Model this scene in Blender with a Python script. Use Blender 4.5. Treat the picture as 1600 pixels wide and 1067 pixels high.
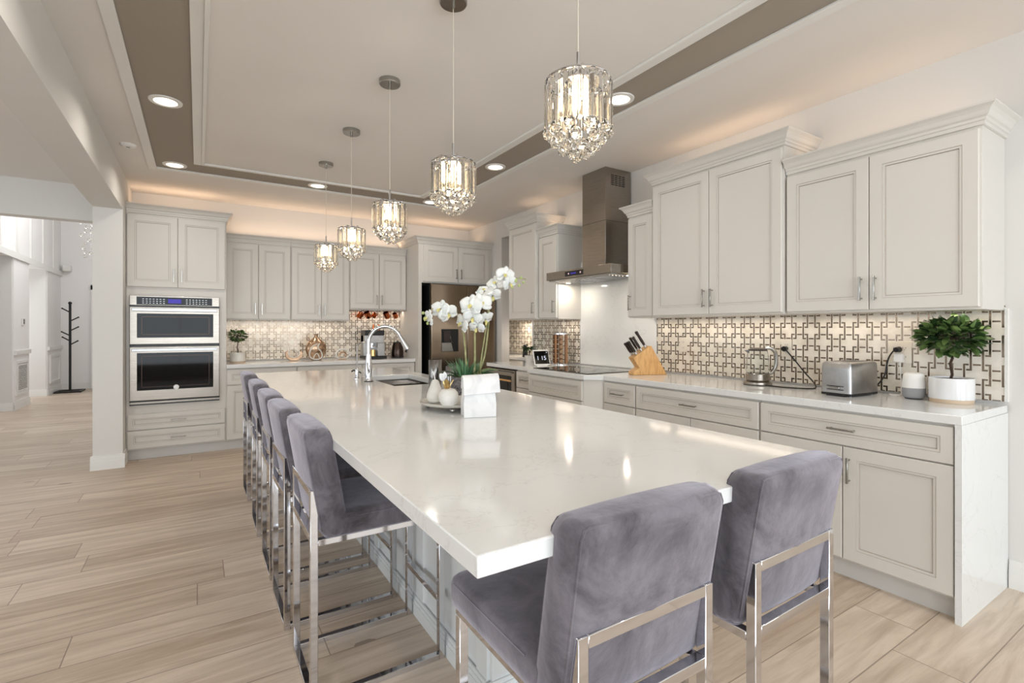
import bpy, bmesh, math, random
from math import sin, cos, pi, radians
from mathutils import Vector, Matrix
random.seed(7)
for o in list(bpy.data.objects): bpy.data.objects.remove(o, do_unlink=True)
S = bpy.context.scene
COL = S.collection

# ------------------------------------------------------------------ camera
cd = bpy.data.cameras.new('camera'); cam = bpy.data.objects.new('camera', cd); COL.objects.link(cam)
cam.location = (0, 0, 1.296); cam.rotation_euler = (radians(90), 0, -math.atan(490 / 778.))
cd.sensor_width = 36; cd.lens = 778 / 1600 * 36; cd.shift_y = -19.5 / 1600; cd.clip_start = 0.05; cd.clip_end = 200
S.camera = cam
# ------------------------------------------------------------------ world, lights, exposure
W = bpy.data.worlds.new('World'); S.world = W; W.use_nodes = True
bg = W.node_tree.nodes['Background']; bg.inputs[0].default_value = (0.88, 0.94, 1.0, 1); bg.inputs[1].default_value = 1.3
S.view_settings.view_transform = 'Standard'; S.view_settings.look = 'None'
S.view_settings.gamma = 1; S.view_settings.use_curve_mapping = False
S.view_settings.exposure = 0.08

def area(name, loc, rot, sx, sy, power, col=(1, 1, 1), spread=180):
    l = bpy.data.lights.new(name, 'AREA'); l.shape = 'RECTANGLE'; l.size = sx; l.size_y = sy; l.energy = power; l.color = col
    l.spread = radians(spread)
    o = bpy.data.objects.new(name, l); o.location = loc; o.rotation_euler = [radians(a) for a in rot]; COL.objects.link(o); return o
DAY = (0.86, 0.935, 1.0)
# daylight entering by the windows of the wall behind the camera, and by those of the living area on the left
for x in (-3.6, -0.4, 2.0):
    area('window_and_fill_light', (x, -3.30, 1.45), (90, 0, 0), 2.2 if x < 2 else 1.7, 2.1, 64, DAY)
area('window_and_fill_light', (-6.6, 1.2, 1.5), (90, 0, -90), 3.6, 2.0, 42, DAY)
area('window_and_fill_light', (-6.6, 5.0, 1.5), (90, 0, -90), 1.8, 2.0, 14, DAY)
area('window_and_fill_light', (-0.9, 10.2, 4.2), (0, 60, 0), 2.2, 2.2, 92, (0.97, 0.98, 1.0))  # added fill that brightens the tall foyer; no window stands here
area('window_and_fill_light', (-3.9, 12.4, 1.5), (90, 0, -90), 0.9, 1.9, 22, (0.97, 0.98, 1.0))
WARM = (1.0, 0.70, 0.48); SOFT = (1.0, 0.88, 0.75)
# rope lights lying on top of the wall cabinets
for (x, y, sx, sy, z, p) in ((-0.17, 6.45, 0.75, 0.05, 2.54, 2.6), (1.32, 6.58, 2.0, 0.05, 2.38, 7.0), (2.90, 6.4, 0.9, 0.05, 2.50, 3.0),
                        (3.30, 2.27, 0.05, 0.95, 2.545, 3.6), (3.30, 1.27, 0.05, 0.8, 2.355, 3.4), (3.32, 4.25, 0.05, 0.3, 2.38, 1.4), (3.33, 2.93, 0.05, 0.22, 2.345, 0.9),
                        (3.32, 4.72, 0.05, 0.4, 2.555, 1.4)):
    area('rope_light', (x, y, z + 0.02), (180, 0, 0), sx, sy, p * (0.36 if x < 3.2 else 0.17), WARM)
# strips under the wall cabinets
UC = (1.0, 0.84, 0.68)
for (x, y, sx, sy, z, p) in ((0.93, 6.58, 1.3, 0.03, 1.385, 5.0), (2.02, 6.58, 0.7, 0.03, 1.53, 3.2), (3.34, 2.27, 0.03, 0.95, 1.375, 3.6),
                        (3.34, 1.27, 0.03, 0.85, 1.375, 3.2), (3.34, 4.25, 0.03, 0.3, 1.385, 1.5), (3.92, 5.6, 0.03, 0.9, 1.40, 22.0),
                        (3.34, 2.93, 0.03, 0.22, 1.375, 0.9)):
    area('cabinet_strip_light', (x, y, z), (0, 0, 0), sx, sy, p * 0.26, UC)

# ------------------------------------------------------------------ materials
def nmat(name):
    m = bpy.data.materials.new(name); m.use_nodes = True; nt = m.node_tree
    return m, nt, nt.nodes['Principled BSDF']
def srgb(r, g, b):
    f = lambda c: (c / 255 / 12.92) if c / 255 <= 0.04045 else ((c / 255 + 0.055) / 1.055) ** 2.4
    return (f(r), f(g), f(b), 1)
def simple(name, rgb, rough=0.5, metal=0.0, **kw):
    m, nt, b = nmat(name)
    b.inputs['Base Color'].default_value = srgb(*rgb); b.inputs['Roughness'].default_value = rough; b.inputs['Metallic'].default_value = metal
    for k, v in kw.items():
        b.inputs[k.replace('_', ' ')].default_value = v
    return m
def noise_bump(nt, b, scale, strength, dist=0.002, coord='Object', stretch=(1, 1, 1)):
    tc = nt.nodes.new('ShaderNodeTexCoord'); mp = nt.nodes.new('ShaderNodeMapping'); mp.inputs['Scale'].default_value = stretch
    n = nt.nodes.new('ShaderNodeTexNoise'); n.inputs['Scale'].default_value = scale; n.inputs['Detail'].default_value = 3
    bp = nt.nodes.new('ShaderNodeBump'); bp.inputs['Strength'].default_value = strength; bp.inputs['Distance'].default_value = dist
    nt.links.new(tc.outputs[coord], mp.inputs[0]); nt.links.new(mp.outputs[0], n.inputs[0]); nt.links.new(n.outputs[0], bp.inputs['Height']); nt.links.new(bp.outputs[0], b.inputs['Normal'])
    return n
def paint(name, rgb, rough=0.6, bump=0.15, scale=90):
    m = simple(name, rgb, rough); noise_bump(m.node_tree, m.node_tree.nodes['Principled BSDF'], scale, bump); return m
def ramp_color(nt, fac, c0, c1, p0=0.3, p1=0.7):
    r = nt.nodes.new('ShaderNodeValToRGB'); r.color_ramp.elements[0].position = p0; r.color_ramp.elements[1].position = p1
    r.color_ramp.elements[0].color = c0; r.color_ramp.elements[1].color = c1; nt.links.new(fac, r.inputs[0]); return r
def mottled(name, c0, c1, scale, rough=0.5, metal=0.0, stretch=(1, 1, 1), p0=0.3, p1=0.7, bump=0.0, detail=4, distortion=0.0, **kw):
    m, nt, b = nmat(name)
    tc = nt.nodes.new('ShaderNodeTexCoord'); mp = nt.nodes.new('ShaderNodeMapping'); mp.inputs['Scale'].default_value = stretch
    n = nt.nodes.new('ShaderNodeTexNoise'); n.inputs['Scale'].default_value = scale; n.inputs['Detail'].default_value = detail; n.inputs['Distortion'].default_value = distortion
    nt.links.new(tc.outputs['Object'], mp.inputs[0]); nt.links.new(mp.outputs[0], n.inputs[0])
    r = ramp_color(nt, n.outputs[0], srgb(*c0), srgb(*c1), p0, p1); nt.links.new(r.outputs[0], b.inputs['Base Color'])
    b.inputs['Roughness'].default_value = rough; b.inputs['Metallic'].default_value = metal
    if bump:
        bp = nt.nodes.new('ShaderNodeBump'); bp.inputs['Strength'].default_value = bump; bp.inputs['Distance'].default_value = 0.003
        nt.links.new(n.outputs[0], bp.inputs['Height']); nt.links.new(bp.outputs[0], b.inputs['Normal'])
    for k, v in kw.items(): b.inputs[k.replace('_', ' ')].default_value = v
    return m
M = {}
M['wall'] = paint('wall_paint', (222, 220, 216), 0.7)
M['ceil'] = paint('ceiling_paint', (230, 226, 221), 0.75)
M['taupe'] = paint('taupe_ceiling_paint', (158, 149, 137), 0.75)
M['trim'] = simple('trim_paint', (232, 231, 227), 0.4)
M['foyer'] = paint('foyer_paint', (240, 238, 236), 0.6)
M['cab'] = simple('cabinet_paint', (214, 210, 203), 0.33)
M['toe'] = simple('toe_kick_paint', (206, 204, 200), 0.4)
M['isl'] = simple('island_paint', (222, 225, 225), 0.35)
M['chrome'] = simple('chrome', (215, 215, 218), 0.06, 1.0)
M['nickel'] = simple('brushed_nickel', (170, 168, 163), 0.25, 1.0)
M['steel'] = mottled('stainless_steel', (172, 164, 154), (186, 178, 168), 30, 0.24, 1.0, (1, 1, 30))
M['steelH'] = mottled('stainless_steel_brushed', (150, 143, 134), (168, 161, 152), 30, 0.27, 1.0, (0.3, 0.3, 12))
M['steel_silver'] = mottled('satin_aluminium', (176, 176, 176), (190, 190, 190), 25, 0.32, 1.0)
M['steel_fridge'] = mottled('bronze_stainless', (158, 142, 124), (172, 156, 138), 30, 0.2, 1.0, (20, 20, 0.4))
M['darkgold'] = simple('shaded_bronze', (120, 92, 66), 0.35, 0.7)
M['darksteel'] = simple('dark_steel', (70, 58, 52), 0.22, 0.9)
M['black_glass'] = simple('black_glass', (8, 8, 9), 0.03)
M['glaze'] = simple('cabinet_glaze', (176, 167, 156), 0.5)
M['oven_glass'] = simple('oven_glass', (8, 8, 9), 0.04, Specular_IOR_Level=0.18)
M['kettle_glass'] = simple('kettle_glass', (250, 252, 252), 0.0, 0.0, Transmission_Weight=1.0, IOR=1.12)
M['black'] = simple('black_plastic', (14, 14, 15), 0.35)
M['black_metal'] = simple('black_metal', (16, 15, 15), 0.45)
M['darkbrown'] = simple('dark_brown_plastic', (44, 32, 28), 0.3)
M['white_plastic'] = simple('white_plastic', (236, 234, 230), 0.35)
M['white_ceramic'] = simple('white_ceramic', (228, 228, 228), 0.12)
M['outlet'] = simple('outlet_plastic', (230, 222, 208), 0.35)
M['grey_cloth'] = paint('grey_speaker_cloth', (150, 150, 152), 0.9, 0.4, 400)
M['copper'] = simple('polished_copper', (190, 104, 62), 0.14, 1.0)
M['gold'] = mottled('champagne_gold', (172, 140, 114), (196, 166, 138), 40, 0.25, 0.9)
M['brass'] = simple('pale_gold', (208, 178, 120), 0.2, 1.0)
M['marble'] = mottled('white_marble', (212, 212, 214), (232, 232, 231), 9, 0.28, 0.0, (1, 1, 1), 0.28, 0.47, distortion=1.2)
M['pearl'] = mottled('pearl_stone', (214, 211, 204), (238, 236, 230), 14, 0.35, 0.0, distortion=0.6)
M['stone_tray'] = mottled('stone_tray', (208, 203, 193), (224, 220, 212), 20, 0.2)
M['blockwood'] = mottled('rubberwood', (196, 144, 84), (226, 180, 116), 10, 0.4, 0.0, (9, 1.2, 1.2))
M['bamboo'] = simple('bamboo', (150, 100, 50), 0.4)
M['potwood'] = simple('pale_wood_base', (204, 182, 156), 0.5)
M['spice'] = mottled('ground_spices', (90, 52, 24), (150, 96, 44), 60, 0.7)
M['soil'] = mottled('potting_soil', (40, 28, 20), (70, 50, 36), 80, 0.95, bump=0.5)
M['leaf'] = mottled('leaf_green', (56, 88, 40), (136, 164, 96), 14, 0.35)
M['leaf_dark'] = mottled('leaf_dark_green', (28, 48, 26), (66, 96, 52), 14, 0.35)
M['grass'] = mottled('artificial_grass', (46, 92, 66), (120, 164, 118), 9, 0.5)
M['moss'] = mottled('moss', (60, 96, 30), (104, 138, 56), 50, 0.9, bump=0.6)
M['stem'] = mottled('orchid_stem', (110, 120, 70), (176, 170, 124), 30, 0.5)
M['bark'] = mottled('dark_bark', (46, 32, 24), (72, 52, 38), 40, 0.8, bump=0.5)
M['petal'] = simple('orchid_petal', (236, 235, 230), 0.45, Subsurface_Weight=0.15)
M['petal_center'] = simple('orchid_lip', (214, 204, 130), 0.45)
M['bud'] = simple('orchid_bud', (168, 184, 116), 0.45)
M['blade'] = simple('knife_steel', (200, 200, 200), 0.2, 1.0)
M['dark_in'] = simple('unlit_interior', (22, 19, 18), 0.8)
M['door_grey'] = simple('grey_door_paint', (150, 148, 144), 0.5)
M['soft_glass'] = simple('clear_glass', (255, 255, 255), 0.0, 0.0, Transmission_Weight=1.0, IOR=1.45)
M['crystal'] = simple('crystal', (255, 252, 246), 0.0, 0.0, Transmission_Weight=1.0, IOR=1.5)
def emis(name, rgb, strength):
    m, nt, b = nmat(name); b.inputs['Base Color'].default_value = (0, 0, 0, 1)
    b.inputs['Emission Color'].default_value = srgb(*rgb); b.inputs['Emission Strength'].default_value = strength; return m
M['bulb'] = emis('warm_bulb', (255, 226, 182), 19)
M['can_light'] = emis('downlight_lens', (255, 240, 216), 5)
M['led_blue'] = emis('blue_display', (74, 64, 190), 0.8)
M['led_white'] = emis('white_display', (225, 232, 245), 1.0)
M['led_pink'] = emis('pale_indicator', (240, 205, 200), 1.0)

# dark textured pot
m, nt, b = nmat('dark_woven_pot'); tc = nt.nodes.new('ShaderNodeTexCoord'); v = nt.nodes.new('ShaderNodeTexVoronoi'); v.inputs['Scale'].default_value = 75
nt.links.new(tc.outputs['Object'], v.inputs[0]); r = ramp_color(nt, v.outputs[0], srgb(38, 36, 38), srgb(122, 116, 116), 0.15, 0.7); nt.links.new(r.outputs[0], b.inputs['Base Color'])
bp = nt.nodes.new('ShaderNodeBump'); bp.inputs['Strength'].default_value = 0.8; bp.inputs['Distance'].default_value = 0.004
nt.links.new(v.outputs[0], bp.inputs['Height']); nt.links.new(bp.outputs[0], b.inputs['Normal']); b.inputs['Roughness'].default_value = 0.6; M['pot'] = m

# velvet
m, nt, b = nmat('grey_violet_velvet')
tc = nt.nodes.new('ShaderNodeTexCoord')
n = nt.nodes.new('ShaderNodeTexNoise'); n.inputs['Scale'].default_value = 7; n.inputs['Detail'].default_value = 6; n.inputs['Roughness'].default_value = 0.7; n.inputs['Distortion'].default_value = 0.6
nt.links.new(tc.outputs['Object'], n.inputs[0]); r = ramp_color(nt, n.outputs[0], srgb(48, 43, 47), srgb(108, 103, 110), 0.33, 0.60); nt.links.new(r.outputs[0], b.inputs['Base Color'])
b.inputs['Roughness'].default_value = 0.75; b.inputs['Sheen Weight'].default_value = 1.0; b.inputs['Sheen Roughness'].default_value = 0.5; b.inputs['Sheen Tint'].default_value = srgb(212, 210, 224)
n2 = nt.nodes.new('ShaderNodeTexNoise'); n2.inputs['Scale'].default_value = 5; n2.inputs['Detail'].default_value = 7
nt.links.new(tc.outputs['Object'], n2.inputs[0]); bp = nt.nodes.new('ShaderNodeBump'); bp.inputs['Strength'].default_value = 0.5; bp.inputs['Distance'].default_value = 0.02
nt.links.new(n2.outputs[0], bp.inputs['Height']); nt.links.new(bp.outputs[0], b.inputs['Normal']); M['velvet'] = m

# quartz
m, nt, b = nmat('white_quartz')
tc = nt.nodes.new('ShaderNodeTexCoord'); n = nt.nodes.new('ShaderNodeTexNoise'); n.inputs['Scale'].default_value = 2.3; n.inputs['Detail'].default_value = 9; n.inputs['Roughness'].default_value = 0.62; n.inputs['Distortion'].default_value = 0.8
nt.links.new(tc.outputs['Object'], n.inputs[0])
r = nt.nodes.new('ShaderNodeValToRGB'); e = r.color_ramp.elements
e[0].position = 0.0; e[0].color = srgb(228, 229, 228); e[1].position = 1.0; e[1].color = srgb(230, 231, 230)
for p, c in ((0.492, (229, 230, 229)), (0.5, (219, 219, 218)), (0.507, (229, 230, 229))):
    q = e.new(p); q.color = srgb(*c)
nt.links.new(n.outputs[0], r.inputs[0]); nt.links.new(r.outputs[0], b.inputs['Base Color']); b.inputs['Roughness'].default_value = 0.09; b.inputs['IOR'].default_value = 1.55; M['quartz'] = m

def mth(nt, op, a, b_=None, c=None):
    n = nt.nodes.new('ShaderNodeMath'); n.operation = op
    for i, v in enumerate((a, b_, c)):
        if v is None: continue
        if isinstance(v, (int, float)): n.inputs[i].default_value = v
        else: nt.links.new(v, n.inputs[i])
    return n.outputs[0]
# mosaic of interlocking metal squares in pale stone (u = object x or y, v = object z)
def mosaic(name, uaxis, p=0.0755):
    m, nt, b = nmat(name)
    tc = nt.nodes.new('ShaderNodeTexCoord'); sp = nt.nodes.new('ShaderNodeSeparateXYZ'); nt.links.new(tc.outputs['Object'], sp.inputs[0])
    u = sp.outputs[uaxis]; v = sp.outputs[2]; h = 0.68 * p; w = 0.0045
    def cell(val, off):
        t = mth(nt, 'ADD', val, off + p); t = mth(nt, 'DIVIDE', t, 2 * p); t = mth(nt, 'FRACT', mth(nt, 'ADD', t, 500)); t = mth(nt, 'SUBTRACT', t, 0.5)
        return mth(nt, 'ABSOLUTE', mth(nt, 'MULTIPLY', t, 2 * p))
    ua, va, ub, vb = cell(u, 0), cell(v, 0), cell(u, p), cell(v, p)
    def near(a, d): return mth(nt, 'LESS_THAN', mth(nt, 'ABSOLUTE', mth(nt, 'SUBTRACT', a, h)), d)
    def vert(uu, vv): return mth(nt, 'MULTIPLY', near(uu, w), mth(nt, 'LESS_THAN', vv, h + w))
    def gap(x, y): return mth(nt, 'SUBTRACT', 1.0, mth(nt, 'MULTIPLY', x, y))
    vA = vert(ua, va); hA = vert(va, ua); vB = vert(ub, vb); hB = vert(vb, ub)
    gA = mth(nt, 'MULTIPLY', near(ub, w * 1.8), mth(nt, 'SUBTRACT', 1.0, vB))
    gB = mth(nt, 'MULTIPLY', near(ua, w * 1.8), mth(nt, 'SUBTRACT', 1.0, vA))
    hA = mth(nt, 'MULTIPLY', hA, mth(nt, 'SUBTRACT', 1.0, gA)); hB = mth(nt, 'MULTIPLY', hB, mth(nt, 'SUBTRACT', 1.0, gB))
    mask = mth(nt, 'MAXIMUM', mth(nt, 'MAXIMUM', vA, hA), mth(nt, 'MAXIMUM', vB, hB))
    n = nt.nodes.new('ShaderNodeTexNoise'); n.inputs['Scale'].default_value = 12; n.inputs['Detail'].default_value = 5; nt.links.new(tc.outputs['Object'], n.inputs[0])
    r = ramp_color(nt, n.outputs[0], srgb(214, 205, 190), srgb(236, 229, 217), 0.3, 0.6)
    mx = nt.nodes.new('ShaderNodeMix'); mx.data_type = 'RGBA'; nt.links.new(mask, mx.inputs[0]); nt.links.new(r.outputs[0], mx.inputs[6]); mx.inputs[7].default_value = srgb(124, 109, 94)
    nt.links.new(mx.outputs[2], b.inputs['Base Color']); nt.links.new(mth(nt, 'MULTIPLY', mask, 0.9), b.inputs['Metallic'])
    b.inputs['Roughness'].default_value = 0.16
    bp = nt.nodes.new('ShaderNodeBump'); bp.inputs['Strength'].default_value = 0.3; bp.inputs['Distance'].default_value = 0.001; nt.links.new(mask, bp.inputs['Height']); nt.links.new(bp.outputs[0], b.inputs['Normal'])
    return m
M['mosaicX'] = mosaic('mosaic_tile_back', 0); M['mosaicY'] = mosaic('mosaic_tile_side', 1)

# wide oak planks running along x
m, nt, b = nmat('oak_planks')
tc = nt.nodes.new('ShaderNodeTexCoord'); sp = nt.nodes.new('ShaderNodeSeparateXYZ'); nt.links.new(tc.outputs['Object'], sp.inputs[0])
PW, PL = 0.235, 1.9
ry = mth(nt, 'DIVIDE', mth(nt, 'ADD', sp.outputs[1], 20.03), PW); row = mth(nt, 'FLOOR', ry); fy = mth(nt, 'FRACT', ry)
wn = nt.nodes.new('ShaderNodeTexWhiteNoise'); wn.noise_dimensions = '1D'; nt.links.new(row, wn.inputs['W'])
rx = mth(nt, 'ADD', mth(nt, 'DIVIDE', mth(nt, 'ADD', sp.outputs[0], 30), PL), mth(nt, 'MULTIPLY', wn.outputs[0], 7.3)); colm = mth(nt, 'FLOOR', rx); fx = mth(nt, 'FRACT', rx)
cb = nt.nodes.new('ShaderNodeCombineXYZ'); nt.links.new(row, cb.inputs[0]); nt.links.new(colm, cb.inputs[1])
wn2 = nt.nodes.new('ShaderNodeTexWhiteNoise'); wn2.noise_dimensions = '3D'; nt.links.new(cb.outputs[0], wn2.inputs['Vector'])
off = nt.nodes.new('ShaderNodeVectorMath'); off.operation = 'MULTIPLY_ADD'; nt.links.new(wn2.outputs['Color'], off.inputs[0]); off.inputs[1].default_value = (9, 9, 9); nt.links.new(tc.outputs['Object'], off.inputs[2])
mp = nt.nodes.new('ShaderNodeMapping'); mp.inputs['Scale'].default_value = (0.8, 9, 1); nt.links.new(off.outputs[0], mp.inputs[0])
gr = nt.nodes.new('ShaderNodeTexNoise'); gr.inputs['Scale'].default_value = 2.2; gr.inputs['Detail'].default_value = 8; gr.inputs['Roughness'].default_value = 0.62; gr.inputs['Distortion'].default_value = 0.7; nt.links.new(mp.outputs[0], gr.inputs[0])
base = ramp_color(nt, wn2.outputs[0], srgb(176, 154, 132), srgb(216, 199, 180), 0.0, 1.0)
grc = ramp_color(nt, gr.outputs[0], srgb(148, 126, 106), srgb(218, 203, 186), 0.30, 0.62)
mx = nt.nodes.new('ShaderNodeMix'); mx.data_type = 'RGBA'; mx.inputs[0].default_value = 0.5; nt.links.new(base.outputs[0], mx.inputs[6]); nt.links.new(grc.outputs[0], mx.inputs[7])
kn = nt.nodes.new('ShaderNodeTexVoronoi'); mp2 = nt.nodes.new('ShaderNodeMapping'); mp2.inputs['Scale'].default_value = (1.1, 2.6, 1); nt.links.new(off.outputs[0], mp2.inputs[0]); nt.links.new(mp2.outputs[0], kn.inputs[0]); kn.inputs['Scale'].default_value = 1.0
knm = mth(nt, 'MULTIPLY', mth(nt, 'LESS_THAN', mth(nt, 'ADD', kn.outputs[0], mth(nt, 'MULTIPLY', gr.outputs[0], 0.09)), 0.095), 0.55)
seam = mth(nt, 'MAXIMUM', mth(nt, 'GREATER_THAN', mth(nt, 'ABSOLUTE', mth(nt, 'SUBTRACT', fy, 0.5)), 0.5 - 0.0022 / PW), mth(nt, 'GREATER_THAN', mth(nt, 'ABSOLUTE', mth(nt, 'SUBTRACT', fx, 0.5)), 0.5 - 0.0022 / PL))
dk = mth(nt, 'MAXIMUM', mth(nt, 'MULTIPLY', seam, 0.62), knm)
mx2 = nt.nodes.new('ShaderNodeMix'); mx2.data_type = 'RGBA'; nt.links.new(dk, mx2.inputs[0]); nt.links.new(mx.outputs[2], mx2.inputs[6]); mx2.inputs[7].default_value = srgb(96, 76, 60)
nt.links.new(mx2.outputs[2], b.inputs['Base Color']); b.inputs['Roughness'].default_value = 0.42
bp = nt.nodes.new('ShaderNodeBump'); bp.inputs['Strength'].default_value = 0.15; bp.inputs['Distance'].default_value = 0.002; nt.links.new(gr.outputs[0], bp.inputs['Height']); nt.links.new(bp.outputs[0], b.inputs['Normal'])
M['floor'] = m
M['floor'].name = 'oak_planks'

# ------------------------------------------------------------------ mesh helpers
class MB:
    def __init__(s): s.v = []; s.f = []; s.m = []; s.cm = 0
    def mat(s, i): s.cm = i; return s
    def add(s, vs, fs):
        k = len(s.v); s.v += [tuple(p) for p in vs]
        for f in fs: s.f.append([i + k for i in f]); s.m.append(s.cm)
        return s
    def box(s, x0, y0, z0, x1, y1, z1):
        return s.add([(x0, y0, z0), (x1, y0, z0), (x1, y1, z0), (x0, y1, z0), (x0, y0, z1), (x1, y0, z1), (x1, y1, z1), (x0, y1, z1)],
                     [(0, 3, 2, 1), (4, 5, 6, 7), (0, 1, 5, 4), (1, 2, 6, 5), (2, 3, 7, 6), (3, 0, 4, 7)])
    def cyl(s, p0, p1, r0, r1=None, n=16, cap=True):
        r1 = r0 if r1 is None else r1; p0 = Vector(p0); p1 = Vector(p1); d = (p1 - p0).normalized()
        a = d.orthogonal().normalized(); b = d.cross(a); vs = []
        for p, r in ((p0, r0), (p1, r1)):
            for i in range(n): t = 2 * pi * i / n; vs.append(p + a * r * cos(t) + b * r * sin(t))
        fs = [(i, (i + 1) % n, n + (i + 1) % n, n + i) for i in range(n)]
        if cap: fs += [tuple(range(n - 1, -1, -1)), tuple(range(n, 2 * n))]
        return s.add(vs, fs)
    def lathe(s, prof, c=(0, 0, 0), n=28):
        vs = []; fs = []; k = len(prof)
        for i in range(n):
            t = 2 * pi * i / n
            for r, z in prof: vs.append((c[0] + r * cos(t), c[1] + r * sin(t), c[2] + z))
        for i in range(n):
            j = (i + 1) % n
            for q in range(k - 1): fs.append((i * k + q, j * k + q, j * k + q + 1, i * k + q + 1))
        if prof[0][0] > 1e-5: fs.append(tuple(i * k for i in range(n))[::-1])
        if prof[-1][0] > 1e-5: fs.append(tuple(i * k + k - 1 for i in range(n)))
        return s.add(vs, fs)
    def tube(s, pts, r, n=8, closed=False):
        pts = [Vector(p) for p in pts]; m_ = len(pts); vs = []; up = None
        rr = r if isinstance(r, (list, tuple)) else [r] * m_
        for i, p in enumerate(pts):
            if closed: d = pts[(i + 1) % m_] - pts[i - 1]
            else: d = pts[min(i + 1, m_ - 1)] - pts[max(i - 1, 0)]
            d.normalize()
            if up is None: up = d.orthogonal().normalized()
            a = (up - d * up.dot(d)).normalized(); up = a; b = d.cross(a)
            for k in range(n): t = 2 * pi * k / n; vs.append(p + (a * cos(t) + b * sin(t)) * rr[i])
        fs = []
        for i in range(m_ if closed else m_ - 1):
            j = (i + 1) % m_
            for k in range(n): fs.append((i * n + k, i * n + (k + 1) % n, j * n + (k + 1) % n, j * n + k))
        if not closed: fs += [tuple(range(n - 1, -1, -1)), tuple(range((m_ - 1) * n, m_ * n))]
        return s.add(vs, fs)
    def ball(s, c, r, n=12, sz=1.0):
        k = max(6, n // 2 + 1); prof = [(r * sin(pi * i / k), -r * sz * cos(pi * i / k)) for i in range(k + 1)]; prof[0] = (0, prof[0][1]); prof[-1] = (0, prof[-1][1])
        return s.lathe(prof, c, n)
    def prism(s, poly, t0, t1, axes=(0, 2, 1)):
        # poly in the plane of axes[0], axes[1]; extruded along axes[2]
        n = len(poly); vs = []
        for t in (t0, t1):
            for a, b in poly:
                p = [0, 0, 0]; p[axes[0]] = a; p[axes[1]] = b; p[axes[2]] = t; vs.append(p)
        return s.add(vs, [tuple(range(n)), tuple(range(2 * n - 1, n - 1, -1))] + [(i, (i + 1) % n, n + (i + 1) % n, n + i) for i in range(n)])
    def rings(s, rings_):
        # list of equally long closed loops, last and first one capped
        n = len(rings_[0]); vs = [p for r in rings_ for p in r]; fs = []
        for k in range(len(rings_) - 1):
            for i in range(n): fs.append((k * n + i, k * n + (i + 1) % n, (k + 1) * n + (i + 1) % n, (k + 1) * n + i))
        fs += [tuple(range(n - 1, -1, -1)), tuple(range((len(rings_) - 1) * n, len(rings_) * n))]
        return s.add(vs, fs)
    def panel(s, x0, x1, z0, z1, prof, y=0):
        # concentric rectangles facing -y: prof = (inset, y offset)
        return s.rings([[(x0 + i, y + d, z0 + i), (x1 - i, y + d, z0 + i), (x1 - i, y + d, z1 - i), (x0 + i, y + d, z1 - i)] for i, d in prof])
    def xf(s, mtx): s.v = [tuple(mtx @ Vector(p)) for p in s.v]; return s
    def build(s, name, mats, parent=None, bevel=0, seg=2, smooth=True, angle=32, sub=0):
        me = bpy.data.meshes.new(name); me.from_pydata(s.v, [], s.f); me.validate()
        mats = mats if isinstance(mats, (list, tuple)) else [mats]
        for q in mats: me.materials.append(M[q] if isinstance(q, str) else q)
        if len(me.polygons) == len(s.m):
            for p, mi in zip(me.polygons, s.m): p.material_index = mi
        bm = bmesh.new(); bm.from_mesh(me); bmesh.ops.recalc_face_normals(bm, faces=bm.faces); bm.to_mesh(me); bm.free()
        if smooth:
            for p in me.polygons: p.use_smooth = True
            me.set_sharp_from_angle(angle=radians(angle))
        o = bpy.data.objects.new(name, me); COL.objects.link(o)
        if parent is not None: o.parent = parent
        if bevel:
            bv = o.modifiers.new('bevel', 'BEVEL'); bv.width = bevel; bv.segments = seg; bv.limit_method = 'ANGLE'; bv.angle_limit = radians(40)
            if smooth: bv.harden_normals = False
        if sub:
            sb = o.modifiers.new('sub', 'SUBSURF'); sb.levels = sub; sb.render_levels = sub
        return o
def tag(o, label, cat, group=None, kind=None):
    o['label'] = label; o['category'] = cat
    if group: o['group'] = group
    if kind: o['kind'] = kind
    return o
def thing(name, label, cat, loc=(0, 0, 0), rotz=0, group=None):
    o = bpy.data.objects.new(name, None); o.empty_display_size = 0.05; COL.objects.link(o)
    o.location = loc; o.rotation_euler = (0, 0, rotz); return tag(o, label, cat, group)
def struct(name, mb, mat, parent=None, **kw):
    o = mb.build(name, mat, parent, **kw)
    if parent is None: o['kind'] = 'structure'
    return o
def kids(o): return [c for c in bpy.data.objects if c.parent == o]
def dup(root, loc, rotz, label=None, group=None):
    r = root.copy(); COL.objects.link(r); r.location = loc; r.rotation_euler = (0, 0, rotz)
    if label: r['label'] = label
    if group: r['group'] = group
    for ch in kids(root):
        c = ch.copy(); COL.objects.link(c); c.parent = r
        for g in kids(ch):
            d = g.copy(); COL.objects.link(d); d.parent = c
    return r
def plabel(o, t): o['label'] = t; return o
# ------------------------------------------------------------------ room shell
CZ = 2.77; BY = 6.70; RX = 3.45
fl = MB().box(-7, -3.6, -0.06, 5.2, 15, 0); struct('floor', fl, 'floor')
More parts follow.
